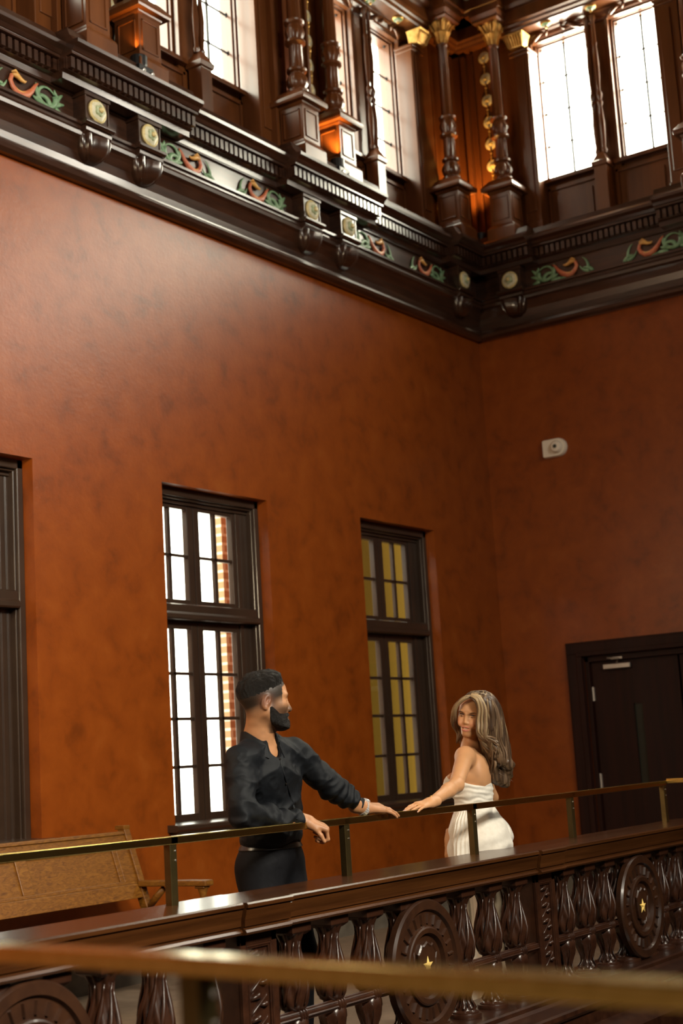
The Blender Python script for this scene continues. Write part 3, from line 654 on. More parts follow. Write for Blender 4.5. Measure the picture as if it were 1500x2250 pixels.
# ------------------------------------------------------------------ brass guard rails
def guard(name, label, pts, post_pts, zt, wd=.040, hg=.030, inward=(0, 1)):
    t = thing(name, label, 'railing', (pts[0][0], pts[0][1], .82))
    b = MB()
    for (p, q) in zip(pts[:-1], pts[1:]):
        p = np.array(p, float); q = np.array(q, float); dv = q-p; dv /= np.linalg.norm(dv); nn = np.array([-dv[1], dv[0], 0])*wd/2; up = np.array([0, 0, hg])
        b.loft([[tuple(e-nn-up), tuple(e+nn-up), tuple(e+nn), tuple(e-nn)] for e in (p-dv*wd/2*(p[0] != pts[0][0]), q+dv*wd/2*(q[0] != pts[-1][0]))])
    b.build('top_rail', M['brass'], t, bevel=.0025)
    for (x, y, zr) in post_pts:
        b = MB(); b.box((x-.019, y-.016, .815), (x+.019, y+.016, zr-hg)); po = b.build('post', M['bronze'], t, bevel=.002)
        b = MB()
        for dz in (.025, .06): b.lathe([(.0045, y-.0165), (.004, y-.0185), (.002, y-.0195)], (x+.008, 0, zr-hg-dz), 8, axis=1)
        b.build('screw', M['steel'], po, smooth='auto')
rz = lambda x: 1.062+.004*((x-6.4)/2.2)**2*1.3+.004
RP = [(x, 3.80, rz(x)) for x in (1.46, 2.6, 3.4, 4.29, 5.43, 6.55, 7.66, 8.98)]
guard('brass_guardrail', 'brass guard rail on the far balustrade, the one the couple hold', RP, [(x, 3.80, rz(x)) for x in (2.05, 3.17, 4.285, 5.43, 6.545, 7.645, 8.96)], 1.07)
guard('brass_guardrail', 'brass guard rail of the right gallery, at the right edge of the picture', [(9.0, 3.78, 1.085), (9.02, 1.5, 1.09), (9.02, -4, 1.09)], [(9.02, y, 1.09) for y in (2.6, 1.4, .2, -1)], 1.09)
NR = [(1.545, 3.2, 1.078), (1.50, 1.68, 1.078), (1.365, .50, 1.078), (1.16, -2.5, 1.078)]
guard('brass_guardrail', 'out-of-focus brass guard rail crossing the foreground', NR, [(1.452, 1.25, 1.078), (1.56, 2.6, 1.078), (1.285, -.6, 1.078)], 1.078, wd=.044, hg=.024)
b = MB(); b.box((1.24, -3, .785), (1.66, 3.45, .815)); b.box((1.30, -3, .12), (1.60, 3.45, .785)); b.box((1.36, -3, -.35), (1.72, 3.45, .12)); tag(b.build('near_balustrade', M['rail'], bevel=.01), 'wooden balustrade under the foreground brass rail, below the picture', 'balustrade')
b = MB(); b.box((9.03, -5.9, .785), (9.36, 3.5, .82)); b.box((9.08, -5.9, .12), (9.30, 3.5, .785)); b.box((8.98, -5.9, -.35), (9.36, 3.5, .12)); tag(b.build('right_balustrade', M['rail'], bevel=.01), 'wooden balustrade of the right gallery, outside the picture', 'balustrade')
# ------------------------------------------------------------------ oak bench
def bench():
    t = thing('oak_bench', 'golden oak bench with a panelled back against the wall under the left window', 'bench', (5.7, 6.4, 0))
    x0, x1 = 4.3, 7.06
    def Y(z): return 6.43+(z-.45)*.36                     # leaning back
    b = MB()
    def slab(z0, z1, a, c, t0, t1): b.loft([[(a, Y(z0)-t0, z0), (c, Y(z0)-t0, z0), (c, Y(z0)+t1, z0), (a, Y(z0)+t1, z0)], [(a, Y(z1)-t0, z1), (c, Y(z1)-t0, z1), (c, Y(z1)+t1, z1), (a, Y(z1)+t1, z1)]])
    slab(.56, .645, x0, x1-.05, .02, .018); slab(.645, .665, x0, x1-.05, .008, .018); slab(.86, .945, x0, x1-.05, .012, .018); slab(.945, .965, x0, x1-.04, .022, .025)
    px = [4.3, 5.12, 5.98, 6.92]
    px = [x1-.05-.10-k*.80 for k in range(4)]
    for p in px: slab(.665, .86, p-.045, p+.045, .008, .018)
    slab(.66, .87, x1-.16, x1-.05, .010, .018)
    b.build('back_frame', M['oak'], t, bevel=.003)
    for k in range(3):
        b = MB(); slab2 = [(.66, .865)]
        a, c = px[k+1]+.045, px[k]-.045
        b.loft([[(a, Y(z)+.004, z), (c, Y(z)+.004, z), (c, Y(z)+.012, z), (a, Y(z)+.012, z)] for z in (.66, .865)]); b.build('back_panel', M['oak'], t)
    b = MB(); b.box((x0, 5.98, .43), (x1-.03, 6.44, .465)); b.box((x0, 6.02, .36), (x1-.06, 6.05, .43)); b.build('seat', M['oak'], t, bevel=.008)
    for x in (x1-.03, x0+.03):
        b = MB(); b.loft([[(x-.025, Y(z)-.03, z), (x+.025, Y(z)-.03, z), (x+.025, Y(z)+.03, z), (x-.025, Y(z)+.03, z)] for z in (.50, .985)]); b.loft([[(x-.025, 6.40, 0.0), (x+.025, 6.40, 0), (x+.025, 6.46, 0), (x-.025, 6.46, 0)], [(x-.025, Y(.5)-.03, .50), (x+.025, Y(.5)-.03, .50), (x+.025, Y(.5)+.03, .50), (x-.025, Y(.5)+.03, .50)]])
        b.box((x-.028, Y(.985)-.035, .975), (x+.028, Y(.985)+.045, 1.0))
        b.build('rear_post', M['oak'], t, bevel=.004)
        b = MB(); b.box((x-.04, 5.93, .625), (x+.04, Y(.64)-.02, .66)); b.box((x-.03, 5.95, .61), (x+.03, 6.03, .625)); b.build('arm', M['oak'], t, bevel=.008)
        b = MB(); b.lathe([(.032, .61), (.028, .595), (.018, .57), (.022, .53), (.028, .50), (.022, .47)], (x, 5.985, 0), 16); b.box((x-.028, 5.957, 0), (x+.028, 6.013, .47)); b.build('front_leg', M['oak'], t, smooth='auto')
        b = MB(); b.tube([(x, 6.42, .50), (x, 6.36, .56), (x, 6.30, .61)], [.02, .024, .02], 8); b.build('arm_bracket', M['oak'], t, smooth=True)
bench()
# ------------------------------------------------------------------ people: implicit surfaces turned into meshes
f32 = np.float32
def smin(a, b, k):
    h = np.maximum(k-np.abs(a-b), 0)/k
    return np.minimum(a, b)-h*h*k*.25
def smax(a, b, k): return -smin(-a, -b, k)
def rcone(P, a, b, ra, rb):
    a = np.asarray(a, f32); b = np.asarray(b, f32); ba = b-a; pa = P-a
    h = np.clip((pa@ba)/max(float(ba@ba), 1e-9), 0, 1)
    return np.linalg.norm(pa-h[:, None]*ba, axis=1)-(ra+(rb-ra)*h)
def ell(P, c, r, R=None):
    q = P-np.asarray(c, f32)
    if R is not None: q = q@np.asarray(R, f32)
    r = np.asarray(r, f32); k0 = np.linalg.norm(q/r, axis=1); k1 = np.linalg.norm(q/(r*r), axis=1)
    return k0*(k0-1)/np.maximum(k1, 1e-6)
def vnoise(P, scale, seed=0):
    "smooth value noise"
    rs = np.random.RandomState(seed); tab = rs.rand(64, 64, 64).astype(f32)
    q = P*scale+100.0; i = np.floor(q).astype(int); f = q-i; f = f*f*(3-2*f); out = 0
    for dx in (0, 1):
        for dy in (0, 1):
            for dz in (0, 1):
                wgt = (f[:, 0] if dx else 1-f[:, 0])*(f[:, 1] if dy else 1-f[:, 1])*(f[:, 2] if dz else 1-f[:, 2])
                out = out+wgt*tab[(i[:, 0]+dx) & 63, (i[:, 1]+dy) & 63, (i[:, 2]+dz) & 63]
    return out-.5
def polygonize(fn, lo, hi, h):
    lo = np.array(lo, f32); hi = np.array(hi, f32); B = 6
    nb = np.ceil((hi-lo)/(h*B)).astype(int)+1; n = nb*B+1
    H = h*B
    ax = [lo[k]+H*(np.arange(nb[k])+.5) for k in range(3)]
    G = np.stack(np.meshgrid(*ax, indexing='ij'), -1).reshape(-1, 3).astype(f32)
    fc = fn(G).reshape(nb)
    act = np.abs(fc) < H*1.9
    F = np.repeat(np.repeat(np.repeat(fc, B, 0), B, 1), B, 2); F = np.pad(F, ((0, 1),)*3, mode='edge').astype(f32)
    A = np.repeat(np.repeat(np.repeat(act, B, 0), B, 1), B, 2); A = np.pad(A, ((0, 1),)*3, mode='edge')
    for k in range(3): A |= np.roll(A, 1, k)
    idx = np.argwhere(A); pts = (lo+idx*h).astype(f32)
    out = np.empty(len(pts), f32)
    for s in range(0, len(pts), 400000): out[s:s+400000] = fn(pts[s:s+400000])
    F[A] = out
    S_ = F < 0
    c = np.zeros(np.array(F.shape)-1, np.int8)
    for dx in (0, 1):
        for dy in (0, 1):
            for dz in (0, 1): c += S_[dx:c.shape[0]+dx, dy:c.shape[1]+dy, dz:c.shape[2]+dz]
    cells = np.argwhere((c > 0) & (c < 8)); M_ = len(cells)
    imap = -np.ones(c.shape, np.int32); imap[tuple(cells.T)] = np.arange(M_)
    acc = np.zeros((M_, 3)); cnt = np.zeros(M_)
    cr = [(x, y, z) for x in (0, 1) for y in (0, 1) for z in (0, 1)]
    for a in cr:
        for k in range(3):
            if a[k] == 0:
                b = list(a); b[k] = 1
                fa = F[tuple((cells+a).T)]; fb = F[tuple((cells+b).T)]; mk = (fa < 0) != (fb < 0)
                t = np.where(mk, fa/np.where(mk, fa-fb, 1), 0); p = np.array(a)[None]+t[:, None]*(np.array(b)-np.array(a))[None]
                acc[mk] += p[mk]; cnt[mk] += 1
    V = lo+(cells+acc/cnt[:, None])*h
    Q = []
    for k in range(3):
        sl0 = [slice(None)]*3; sl1 = [slice(None)]*3; sl0[k] = slice(0, -1); sl1[k] = slice(1, None)
        d = S_[tuple(sl0)] != S_[tuple(sl1)]; e = np.argwhere(d)
        u, v = (k+1) % 3, (k+2) % 3
        ok = (e[:, u] > 0) & (e[:, v] > 0) & (e[:, u] < c.shape[u]) & (e[:, v] < c.shape[v]) & (e[:, k] < c.shape[k]); e = e[ok]
        du = np.zeros(3, int); du[u] = 1; dv = np.zeros(3, int); dv[v] = 1
        q = np.stack([imap[tuple((e-du-dv).T)], imap[tuple((e-dv).T)], imap[tuple(e.T)], imap[tuple((e-du).T)]], 1)
        flip = ~S_[tuple(e.T)]; q[flip] = q[flip][:, ::-1]; Q.append(q[(q >= 0).all(1)])
    return V, np.concatenate(Q)
def np_mesh(name, V, Q, material, parent=None, col=None, smooth_it=0):
    if smooth_it:
        E_ = np.concatenate([Q[:, [0, 1]], Q[:, [1, 2]], Q[:, [2, 3]], Q[:, [3, 0]]])
        for _ in range(smooth_it):
            acc = np.zeros_like(V); cnt = np.zeros(len(V))
            for a, b_ in ((0, 1), (1, 0)):
                for k in range(3): acc[:, k] += np.bincount(E_[:, a], V[E_[:, b_], k], len(V))
                cnt += np.bincount(E_[:, a], minlength=len(V))
            V = .5*V+.5*acc/np.maximum(cnt, 1)[:, None]
    me = bpy.data.meshes.new(name); me.vertices.add(len(V)); me.vertices.foreach_set('co', V.astype(f32).ravel())
    me.loops.add(Q.size); me.loops.foreach_set('vertex_index', Q.astype(np.int32).ravel()); me.polygons.add(len(Q))
    me.polygons.foreach_set('loop_start', np.arange(0, Q.size, 4, dtype=np.int32)); me.polygons.foreach_set('loop_total', np.full(len(Q), 4, np.int32))
    me.update(calc_edges=True); me.validate(); me.polygons.foreach_set('use_smooth', [True]*len(me.polygons))
    me.materials.append(material)
    if col is not None:
        ca = me.color_attributes.new('tint', 'FLOAT_COLOR', 'POINT'); c4 = np.ones((len(V), 4), f32); c4[:, :3] = col(V); ca.data.foreach_set('color', c4.ravel())
    o = bpy.data.objects.new(name, me); COL.objects.link(o)
    if parent:
        o.parent = parent
    return o
def tinted(name, rough, bump=0.0, bscale=200, **kw):
    m = mat(name, (.5, .5, .5), rough, **kw); n, l, b = nodes(m)
    a = n.new('ShaderNodeVertexColor'); a.layer_name = 'tint'; l.new(a.outputs[0], b.inputs['Base Color'])
    if bump:
        tc = n.new('ShaderNodeTexCoord'); nz = n.new('ShaderNodeTexNoise'); nz.inputs['Scale'].default_value = bscale; bp = n.new('ShaderNodeBump'); bp.inputs['Strength'].default_value = bump; bp.inputs['Distance'].default_value = .002
        l.new(tc.outputs['Object'], nz.inputs['Vector']); l.new(nz.outputs[0], bp.inputs['Height']); l.new(bp.outputs[0], b.inputs['Normal'])
    return m
M['skin'] = tinted('skin', .48, .15, 260, spec=.4)
M['skin'].node_tree.nodes['Principled BSDF'].inputs['Subsurface Weight'].default_value = .08
M['skin'].node_tree.nodes['Principled BSDF'].inputs['Subsurface Radius'].default_value = (.02, .008, .004)
M['hairblack'] = noisy('black_hair', [(.3, (.004, .0032, .0027)), (.7, (.011, .0085, .0065))], scale=60, stretch=(1, 1, 3), rough=.5, bump=.7, bscale=260, spec=.22)
M['hairtint'] = tinted('highlighted_hair', .42, spec=.4)
M['shirt'] = noisy('black_cotton_shirt', [(.3, (.0028, .0035, .005)), (.7, (.0052, .0065, .0088))], scale=80, rough=.62, bump=.15, bscale=500, spec=.20)
M['trouser'] = noisy('black_trousers', [(.3, (.004, .004, .005)), (.7, (.007, .007, .009))], scale=80, rough=.7, bump=.1, bscale=500, spec=.15)
M['leather'] = mat('black_leather', (.008, .007, .006), .3)
M['dress'] = noisy('white_crepe_dress', [(.3, (.66, .62, .54)), (.7, (.76, .72, .64))], scale=40, rough=.62, sheen=.2)
M['eye'] = mat('eye_white', (.55, .5, .45), .2); M['iris'] = mat('dark_iris', (.02, .01, .006), .12)
M['nail'] = mat('pink_nail_varnish', (.75, .45, .45), .2); M['teeth'] = mat('teeth', (.75, .70, .62), .25)
M['silver'] = mat('polished_silver', (.85, .84, .82), .24, metal=.55)
def frame(fwd, up=(0, 0, 1), roll=0):
    f = np.array(fwd, float); f /= np.linalg.norm(f); l_ = np.cross(np.array(up, float), f); l_ /= np.linalg.norm(l_); u = np.cross(f, l_)
    if roll: c, s = math.cos(roll), math.sin(roll); l_, u = c*l_+s*u, -s*l_+c*u
    return np.stack([f, l_, u], 1)            # columns: forward, left, up
class Body:
    "list of (fn, k) smooth-united; fn takes points"
    def __init__(s): s.p = []
    def cone(s, a, b, ra, rb, k=.02): s.p.append((lambda P, a=tuple(a), b=tuple(b), ra=ra, rb=rb: rcone(P, a, b, ra, rb), k, 1)); return s
    def ell(s, c, r, R=None, k=.02): s.p.append((lambda P, c=tuple(c), r=tuple(r), R=R: ell(P, c, r, R), k, 1)); return s
    def cut(s, c, r, R=None, k=.01): s.p.append((lambda P, c=tuple(c), r=tuple(r), R=R: ell(P, c, r, R), k, -1)); return s
    def fn(s, fn, k=.01, sg=1): s.p.append((fn, k, sg)); return s
    def __call__(s, P):
        d = None
        for fn, k, sg in s.p:
            e = fn(P)
            d = e if d is None else (smin(d, e, k) if sg > 0 else smax(d, -e, k))
        return d
def head(B, c, R, sc=1.0, male=True, smile=0.0):
    "adds a head to Body B; c = centre between the ears, R = frame (forward,left,up)"
    c = np.array(c, float); W = lambda x, y, z: c+R@(np.array([x, y, z])*sc)
    E = lambda p, r, k=.02: B.ell(W(*p), np.array(r)*sc, R, k)
    jw = 1.0 if male else .88
    E((-.018, 0, .040), (.100, .076, .088), .02)
    E((.018, 0, .030), (.074, .066, .080), .03)
    E((.030, 0, -.028), (.060, .058*jw, .075), .03)
    for s in (-1, 1):
        B.cone(W(-.002, s*.052*jw, -.045), W(.060, s*.018*jw, -.090), .024*sc, .020*sc, .03)
        E((.060, s*.036, -.018), (.028, .026, .026), .025)
        E((.074, s*.030, .030), (.016, .026, .010 if male else .006), .018)
    E((.072, 0, -.092), (.022, .026*jw, .018), .02)
    for s in (-1, 1): B.cut(W(.103, s*.031, .008), np.array((.022, .020, .013))*sc, R, .014)
    for s in (-1, 1): E((.0745, s*.031, .006), (.0155, .0165, .0125), .003)
    B.cone(W(.086, 0, .018), W(.108 if male else .102, 0, -.026), .0085*sc, (.0115 if male else .0095)*sc, .012)
    for s in (-1, 1): E((.094, s*(.013 if male else .0115), -.030), (.011, .0075, .0075), .006)
    E((.082, 0, -.058), (.020, .030, .024), .015)
    lw = .024+.004*smile
    E((.0955-.004*smile, 0, -.0535), (.008, lw, .0045), .006); E((.0940-.004*smile, 0, -.068-.002*smile), (.009, lw*.85, .0055), .006)
    if smile:
        for s in (-1, 1): E((.078, s*.038, -.036), (.020, .016, .016), .016)
        B.cut(W(.106, 0, -.0615), np.array((.018, .024, .0052))*sc, R, .003)
    for s in (-1, 1):
        Re = R@np.array([[.94, 0, .34], [0, 1, 0], [-.34, 0, .94]])
        B.ell(W(-.014, s*.076, -.004), np.array((.019, .010, .032))*sc, Re, .006)
        B.cut(W(-.006, s*.088, .002), np.array((.010, .010, .019))*sc, Re, .003)
        B.ell(W(-.004, s*.080, -.008), np.array((.005, .005, .008))*sc, Re, .004)
        B.ell(W(-.016, s*.080, -.031), np.array((.008, .006, .010))*sc, R, .006)
    return W
def hand(B, wrist, d, back, side, curls, thumb, sc=1.0, spread=.10):
    """wrist point, direction of the fingers, direction of the back of the hand, side=+1 if the thumb lies on (d x back) side.
    returns finger tips and nail places"""
    d = np.array(d, float); d /= np.linalg.norm(d); n = np.array(back, float); n -= d*(n@d); n /= np.linalg.norm(n); t = np.cross(d, n)*side
    w = np.array(wrist, float); tips = []
    P = lambda a, b_, c_: w+sc*(d*a+t*b_+n*c_)
    B.cone(P(-.05, 0, 0), P(.01, 0, 0), .026*sc, .025*sc, .02)
    spec = [(.027, .092, (.042, .026, .021), .0090), (.006, .096, (.046, .029, .022), .0092), (-.014, .091, (.042, .027, .021), .0086), (-.032, .082, (.033, .021, .019), .0078)]
    for k, (o_, l0, seg, r) in enumerate(spec):
        a = P(.012, o_*.55, 0); k0 = P(l0, o_, .002); B.cone(a, k0, .0155*sc, .0118*sc, .016)
        ang = 0; p = k0; dirv = d+t*spread*(1.2-.8*k); dirv /= np.linalg.norm(dirv)
        cc = curls[k]
        for j, L in enumerate(seg):
            ang += cc[j]; v = dirv*math.cos(ang)-n*math.sin(ang); q = p+v*L*sc
            B.cone(p, q, (r-.0006*j)*sc, (r-.0006*(j+1))*sc, .004); 
            if j == 2: tips.append((p, q, v, n*math.cos(ang)+dirv*math.sin(ang), r*sc))
            p = q
    a = P(.012, .020, -.004); b_ = P(.048, .042+thumb[2], -.012+thumb[3]); B.cone(a, b_, .0165*sc, .0125*sc, .014)
    v = d*math.cos(thumb[0])+t*math.sin(thumb[0]); v = v*math.cos(thumb[1])-n*math.sin(thumb[1]); c_ = b_+v*.034*sc; B.cone(b_, c_, .0115*sc, .0100*sc, .006)
    v2 = v*math.cos(.25)-n*math.sin(.25); e = c_+v2*.026*sc; B.cone(c_, e, .0100*sc, .0080*sc, .005); tips.append((c_, e, v2, n, .0095*sc))
    return tips
def nails(name, tips, parent, material, sc=1.0):
    b = MB()
    for (p, q, v, n, r) in tips:
        v = v/np.linalg.norm(v); n = n-v*(n@v); n /= np.linalg.norm(n); u = np.cross(v, n); c = q+n*r*.62-v*r*.2
        rings = []
        for kk, hgt in ((1.0, -.001), (.9, .0012), (.3, .002)): rings.append([tuple(c+v*math.cos(a)*r*.95*kk+u*math.sin(a)*r*.62*kk+n*hgt) for a in np.linspace(0, 2*PI, 13)[:-1]])
        b.loft(rings)
    return b.build(name, material, parent, smooth=True)
# ------------------------------------------------------------------ the man
def build_man():
    head_c = at(581, 1543, 6.34)
    R = frame((.80, -.60, -.07), roll=math.radians(-2))
    sc = 1.02
    skin = Body(); W = head(skin, head_c, R, sc, True)
    neckb = at(582, 1634, 6.34)
    skin.cone(W(-.020, 0, -.045), neckb+np.array([-.015, .02, .03]), .057, .060, .03)
    skin.cone(neckb+np.array([-.015, .02, .03]), neckb+np.array([0, .03, -.06]), .060, .075, .03)
    shR, shL = at(530, 1668, 6.22), at(648, 1656, 6.50)
    elR, elL = at(533, 1786, 6.10), at(733, 1733, 6.56)
    wrR, wrL = at(676, 1806, 6.28), at(800, 1777, 6.66)
    chest = (shR+shL)/2; pelvis = np.array([5.205, 4.03, .92])
    for s_, e_, w_ in ((shR, elR, wrR), (shL, elL, wrL)):
        skin.cone(s_, e_, .045, .036, .02); skin.cone(e_, w_, .036, .026, .02)
    skin.cone(chest+np.array([0, .03, -.02]), pelvis+np.array([0, .02, 0]), .07, .07, .05); skin.cone(shR, shL, .05, .05, .04)
    # right hand closed over the rail
    railR = np.array([wrR[0]+.02, 3.80, 1.07])
    tr = hand(skin, wrR+np.array([-.012, 0, .004]), np.array([.60, -.52, -.35]), np.array([.25, -.55, .75]), 1, [(1.0, 1.25, .7), (1.1, 1.25, .7), (1.15, 1.3, .7), (1.2, 1.3, .7)], (.30, .45, -.012, .0), .98, .05)
    tl = hand(skin, wrL+np.array([.0, 0, .006]), np.array([.90, -.30, -.10]), np.array([.16, -.45, .88]), -1, [(.35, .45, .3), (.18, .25, .2), (.12, .22, .2), (.12, .25, .2)], (.70, .75, .0, -.006), 1.08, .14)
    legs = []
    for sx, fx in ((-1, -.10), (1, .12)):
        hip = pelvis+np.array([sx*.085, 0, -.02]); knee = np.array([pelvis[0]+fx*1.0, 4.00, .50]); ank = np.array([pelvis[0]+fx*1.2, 4.04, .09]); legs.append((hip, knee, ank))
        skin.cone(hip, knee, .055, .045, .03); skin.cone(knee, ank, .04, .03, .03)
        skin.cone(ank, ank+np.array([.0, -.13, -.05]), .035, .025, .02)
    nb = lambda P, c, r: np.exp(-np.sum((P-np.array(c))**2, 1)/(r*r))[:, None]
    RT = R.T
    def col(V):
        q = (V-head_c)@R/sc; base = np.array([.40, .19, .088]); c = np.repeat(base[None], len(V), 0)
        c = c*(1+.25*vnoise(V.astype(f32), 60, 3)[:, None])
        inhead = (q[:, 2] > -.13) & (np.abs(q[:, 0]) < .16) & (np.abs(q[:, 1]) < .12)
        # faded sides
        zl = np.interp(q[:, 0], [-.14, -.09, -.04, .02, .055, .075, .095, .12], [-.012, -.004, .018, .044, .058, .076, .086, .088])
        fade = np.clip((q[:, 2]-(zl-.085))/.055, 0, 1)
        fade = np.where(inhead & (q[:, 0] < .12), fade, 0)*np.where(q[:, 0] > .06, np.clip((q[:, 2]-zl+.006)/.006, 0, 1), 1); fade = fade[:, None]; c = c*(1-.97*fade)+np.array([.010, .008, .006])*fade*.97
        sb = np.exp(-((q[:, 0]-.016)/.013)**2)*np.clip((.05-q[:, 2])/.02, 0, 1)*np.clip((q[:, 2]+.07)/.02, 0, 1); sb = np.where(inhead, sb, 0)[:, None]*.75; c = c*(1-sb)+np.array([.018, .012, .009])*sb
        st = np.where(inhead, np.clip((-.012-q[:, 2]+.2*(q[:, 0]-.0))/.03, 0, 1)*np.clip((q[:, 0]-.004)/.018, 0, 1), 0)[:, None]*.75
        mouth = nb(q, (.10, 0, -.061), .019)*.9; st = st*(1-np.clip(mouth, 0, 1))
        c = c*(1-st)+np.array([.022, .014, .010])*st
        lip = np.clip(nb(q, (.104, .0, -.062), .014)*1.5, 0, 1); c = c*(1-lip*.5)+np.array([.36, .12, .09])*lip*.5
        for s in (-1, 1):
            br = np.exp(-((q[:, 0]-.088)/.016)**2-((q[:, 1]-s*.031)/.018)**2-((q[:, 2]-.0285-.0*s)/.0042)**2)[:, None]; br = np.clip(br*1.6, 0, 1)*.9; c = c*(1-br)+np.array([.02, .013, .01])*br
            er = nb(q, (-.012, s*.082, -.004), .03); c = c*(1-er*.35)+np.array([.50, .19, .10])*er*.35
        return np.clip(c, 0, 1)
    lo = np.minimum(np.minimum(elR, wrL), pelvis)-.15; lo[2] = .02; lo[1] = 3.62; hi = np.array([wrL[0]+.24, 4.28, head_c[2]+.17]); lo[0] = elR[0]-.15
    V, Q = polygonize(skin, lo, hi, .0033)
    body = np_mesh('person', V, Q, M['skin'], None, col, 1)
    tag(body, 'man in a black shirt and trousers, head turned away, both hands on the brass rail', 'person')
    # eyes
    for s in (-1, 1):
        b = MB(); b.lathe([(.0002, -.0118), (.006, -.0102), (.0105, -.006), (.0118, 0), (.0105, .006), (.006, .0102), (.0002, .0118)], (0, 0, 0), 16); 
        c = W(.0775, s*.031, .006); b.v = [tuple(np.array(p)*1.0+c) for p in b.v]; e = b.build('eye', M['eye'], body, smooth=True)
        b = MB(); c2 = W(.0775+.0068, s*.031, .006); b.lathe([(.0002, -.006), (.004, -.0045), (.006, 0), (.004, .0045), (.0002, .006)], tuple(c2), 12); b.build('iris', M['iris'], e, smooth=True)
    # hair
    HH = Body(); head(HH, head_c, R, sc, True)
    Rf = R.astype(f32); hcf = head_c.astype(f32)
    def hairf(P):
        q = (P-hcf)@Rf/sc
        zline = np.interp(q[:, 0], [-.14, -.09, -.04, .02, .055, .075, .095, .12], [-.012, -.004, .018, .044, .058, .076, .086, .088])
        zline = zline+.012+.016*vnoise(np.stack([q[:, 0]*190, q[:, 1]*190, q[:, 2]*40], 1), 1.0, 77)
        u = np.clip((q[:, 2]-zline)/.045, -.35, 1)
        st = vnoise(np.stack([q[:, 0]*40+q[:, 2]*20, q[:, 1]*130, q[:, 2]*50], 1), 1.0, 5)*.008+vnoise(np.stack([q[:, 0]*80, q[:, 1]*260, q[:, 2]*90], 1), 1.0, 6)*.006
        t = np.where(u > 0, .0006+.0085*np.abs(u)**1.4*(1+1.5*np.clip(q[:, 0]*12, -.35, .9)), .020*u)
        d = HH(P)-t+st*np.clip(u*1.4, 0, 1)
        return smax(d, -(q[:, 2]+.03), .01)
    V, Q = polygonize(hairf, head_c-.15, head_c+.17, .0026); np_mesh('hair', V, Q, M['hairblack'], body)
    # beard
    def beardf(P):
        q = (P-hcf)@Rf/sc; x, y, z = q[:, 0], q[:, 1], q[:, 2]
        top = np.interp(x, [-.01, .012, .03, .05, .07, .095, .12], [-.035, -.022, -.034, -.050, -.050, -.042, -.040])
        bot = np.interp(x, [-.01, .02, .05, .09], [-.060, -.098, -.118, -.126])
        u = np.minimum(np.minimum((top-z)/.026, (x-.002)/.034), (z-bot)/.020)
        mo = (np.sqrt(((x-.106)/.022)**2+(y/.026)**2+((z+.062)/.0105)**2)-1)*.9; u = np.minimum(u, mo*1.6)
        u = np.clip(u, -.5, 1)
        t = np.where(u > 0, .0002+.0072*u+.009*np.clip(u, 0, 1)*np.clip((-.075-z)/.03, 0, 1), .02*u)
        return HH(P)-t+vnoise(P, 170, 8)*.006*np.clip(u, 0, 1)
    V, Q = polygonize(beardf, head_c-.15, head_c+.15, .0026); np_mesh('beard', V, Q, M['hairblack'], body)
    # shirt
    T = Body(); ax = lambda x, y, z: np.array([x, y, z])
    tor = frame((.12, -1, 0))          # forward,left,up
    mid = pelvis*.55+chest*.45
    T.ell(chest+ax(.012, .02, -.07), (.125, .180, .155), tor, .03); T.ell(mid+ax(.008, .0, .02), (.118, .162, .20), tor, .06); T.ell(pelvis+ax(-.005, 0, .10), (.118, .165, .13), tor, .06)
    T.cone(shR+ax(.04, 0, .01), neckb+ax(-.02, .03, -.015), .058, .066, .05); T.cone(shL+ax(-.04, 0, .005), neckb+ax(.03, .03, -.015), .056, .064, .05)
    T.ell(shR+ax(.0, 0, -.01), (.068, .062, .070), tor, .04); T.ell(shL, (.066, .060, .068), tor, .04)
    cuR = wrR+(elR-wrR)*.10; cuL = wrL+(elL-wrL)*.17
    T.cone(shR+ax(.0, 0, -.02), elR, .070, .060, .035); T.cone(elR, elR+(cuR-elR)*.45, .062, .056, .022); T.cone(elR+(cuR-elR)*.45, cuR, .056, .037, .022); T.cone(shL, elL, .066, .055, .035); T.cone(elL, elL+(cuL-elL)*.5, .055, .048, .02); T.cone(elL+(cuL-elL)*.5, cuL, .048, .036, .02)
    def shirtf(P):
        d = T(P)
        # drapery folds: along the sleeves and torso
        def fold(a, b, freq, amp, tw, seed):
            ba = (b-a).astype(f32); L = np.linalg.norm(ba); u = ((P-a.astype(f32))@ba)/(L*L); r = np.linalg.norm(P-a.astype(f32)-np.clip(u, 0, 1)[:, None]*ba, axis=1)
            wv = np.sin(u*freq+tw*vnoise(P, 9, seed)*6+P[:, 2]*18)
            return amp*wv*np.exp(-(r/.075)**4)
        d = d+fold(shR, elR, 15, .005, 1.3, 1)+fold(elR, cuR, 24, .007, 1.2, 2)+fold(shL, elL, 16, .005, 1.3, 3)+fold(elL, cuL, 20, .007, 1.4, 4)+.006*vnoise(np.stack([P[:, 0]*22+P[:, 2]*14, P[:, 1]*20, P[:, 2]*20-P[:, 0]*12], 1), 1.0, 12)
        q = P-chest.astype(f32)
        n1 = vnoise(np.stack([P[:, 0]*7+P[:, 2]*9, P[:, 1]*6, P[:, 2]*9-P[:, 0]*5], 1), 1.0, 11)
        d = d+.034*np.abs(n1)+.010*np.abs(vnoise(np.stack([P[:, 0]*26+P[:, 2]*18, P[:, 1]*22, P[:, 2]*30-P[:, 0]*20], 1), 1.0, 17))*np.clip((P[:, 2]-.9)*6, 0, 1)-.005
        d = d+.004*np.sin((P[:, 2]*1.0+.5*(P[:, 0]-pelvis[0]))*95+4*n1)*np.exp(-((P[:, 2]-1.06)/.05)**2)
        hem = pelvis[2]+.055+.012*np.sin(P[:, 0]*22)
        d = smax(d, hem-P[:, 2], .006)
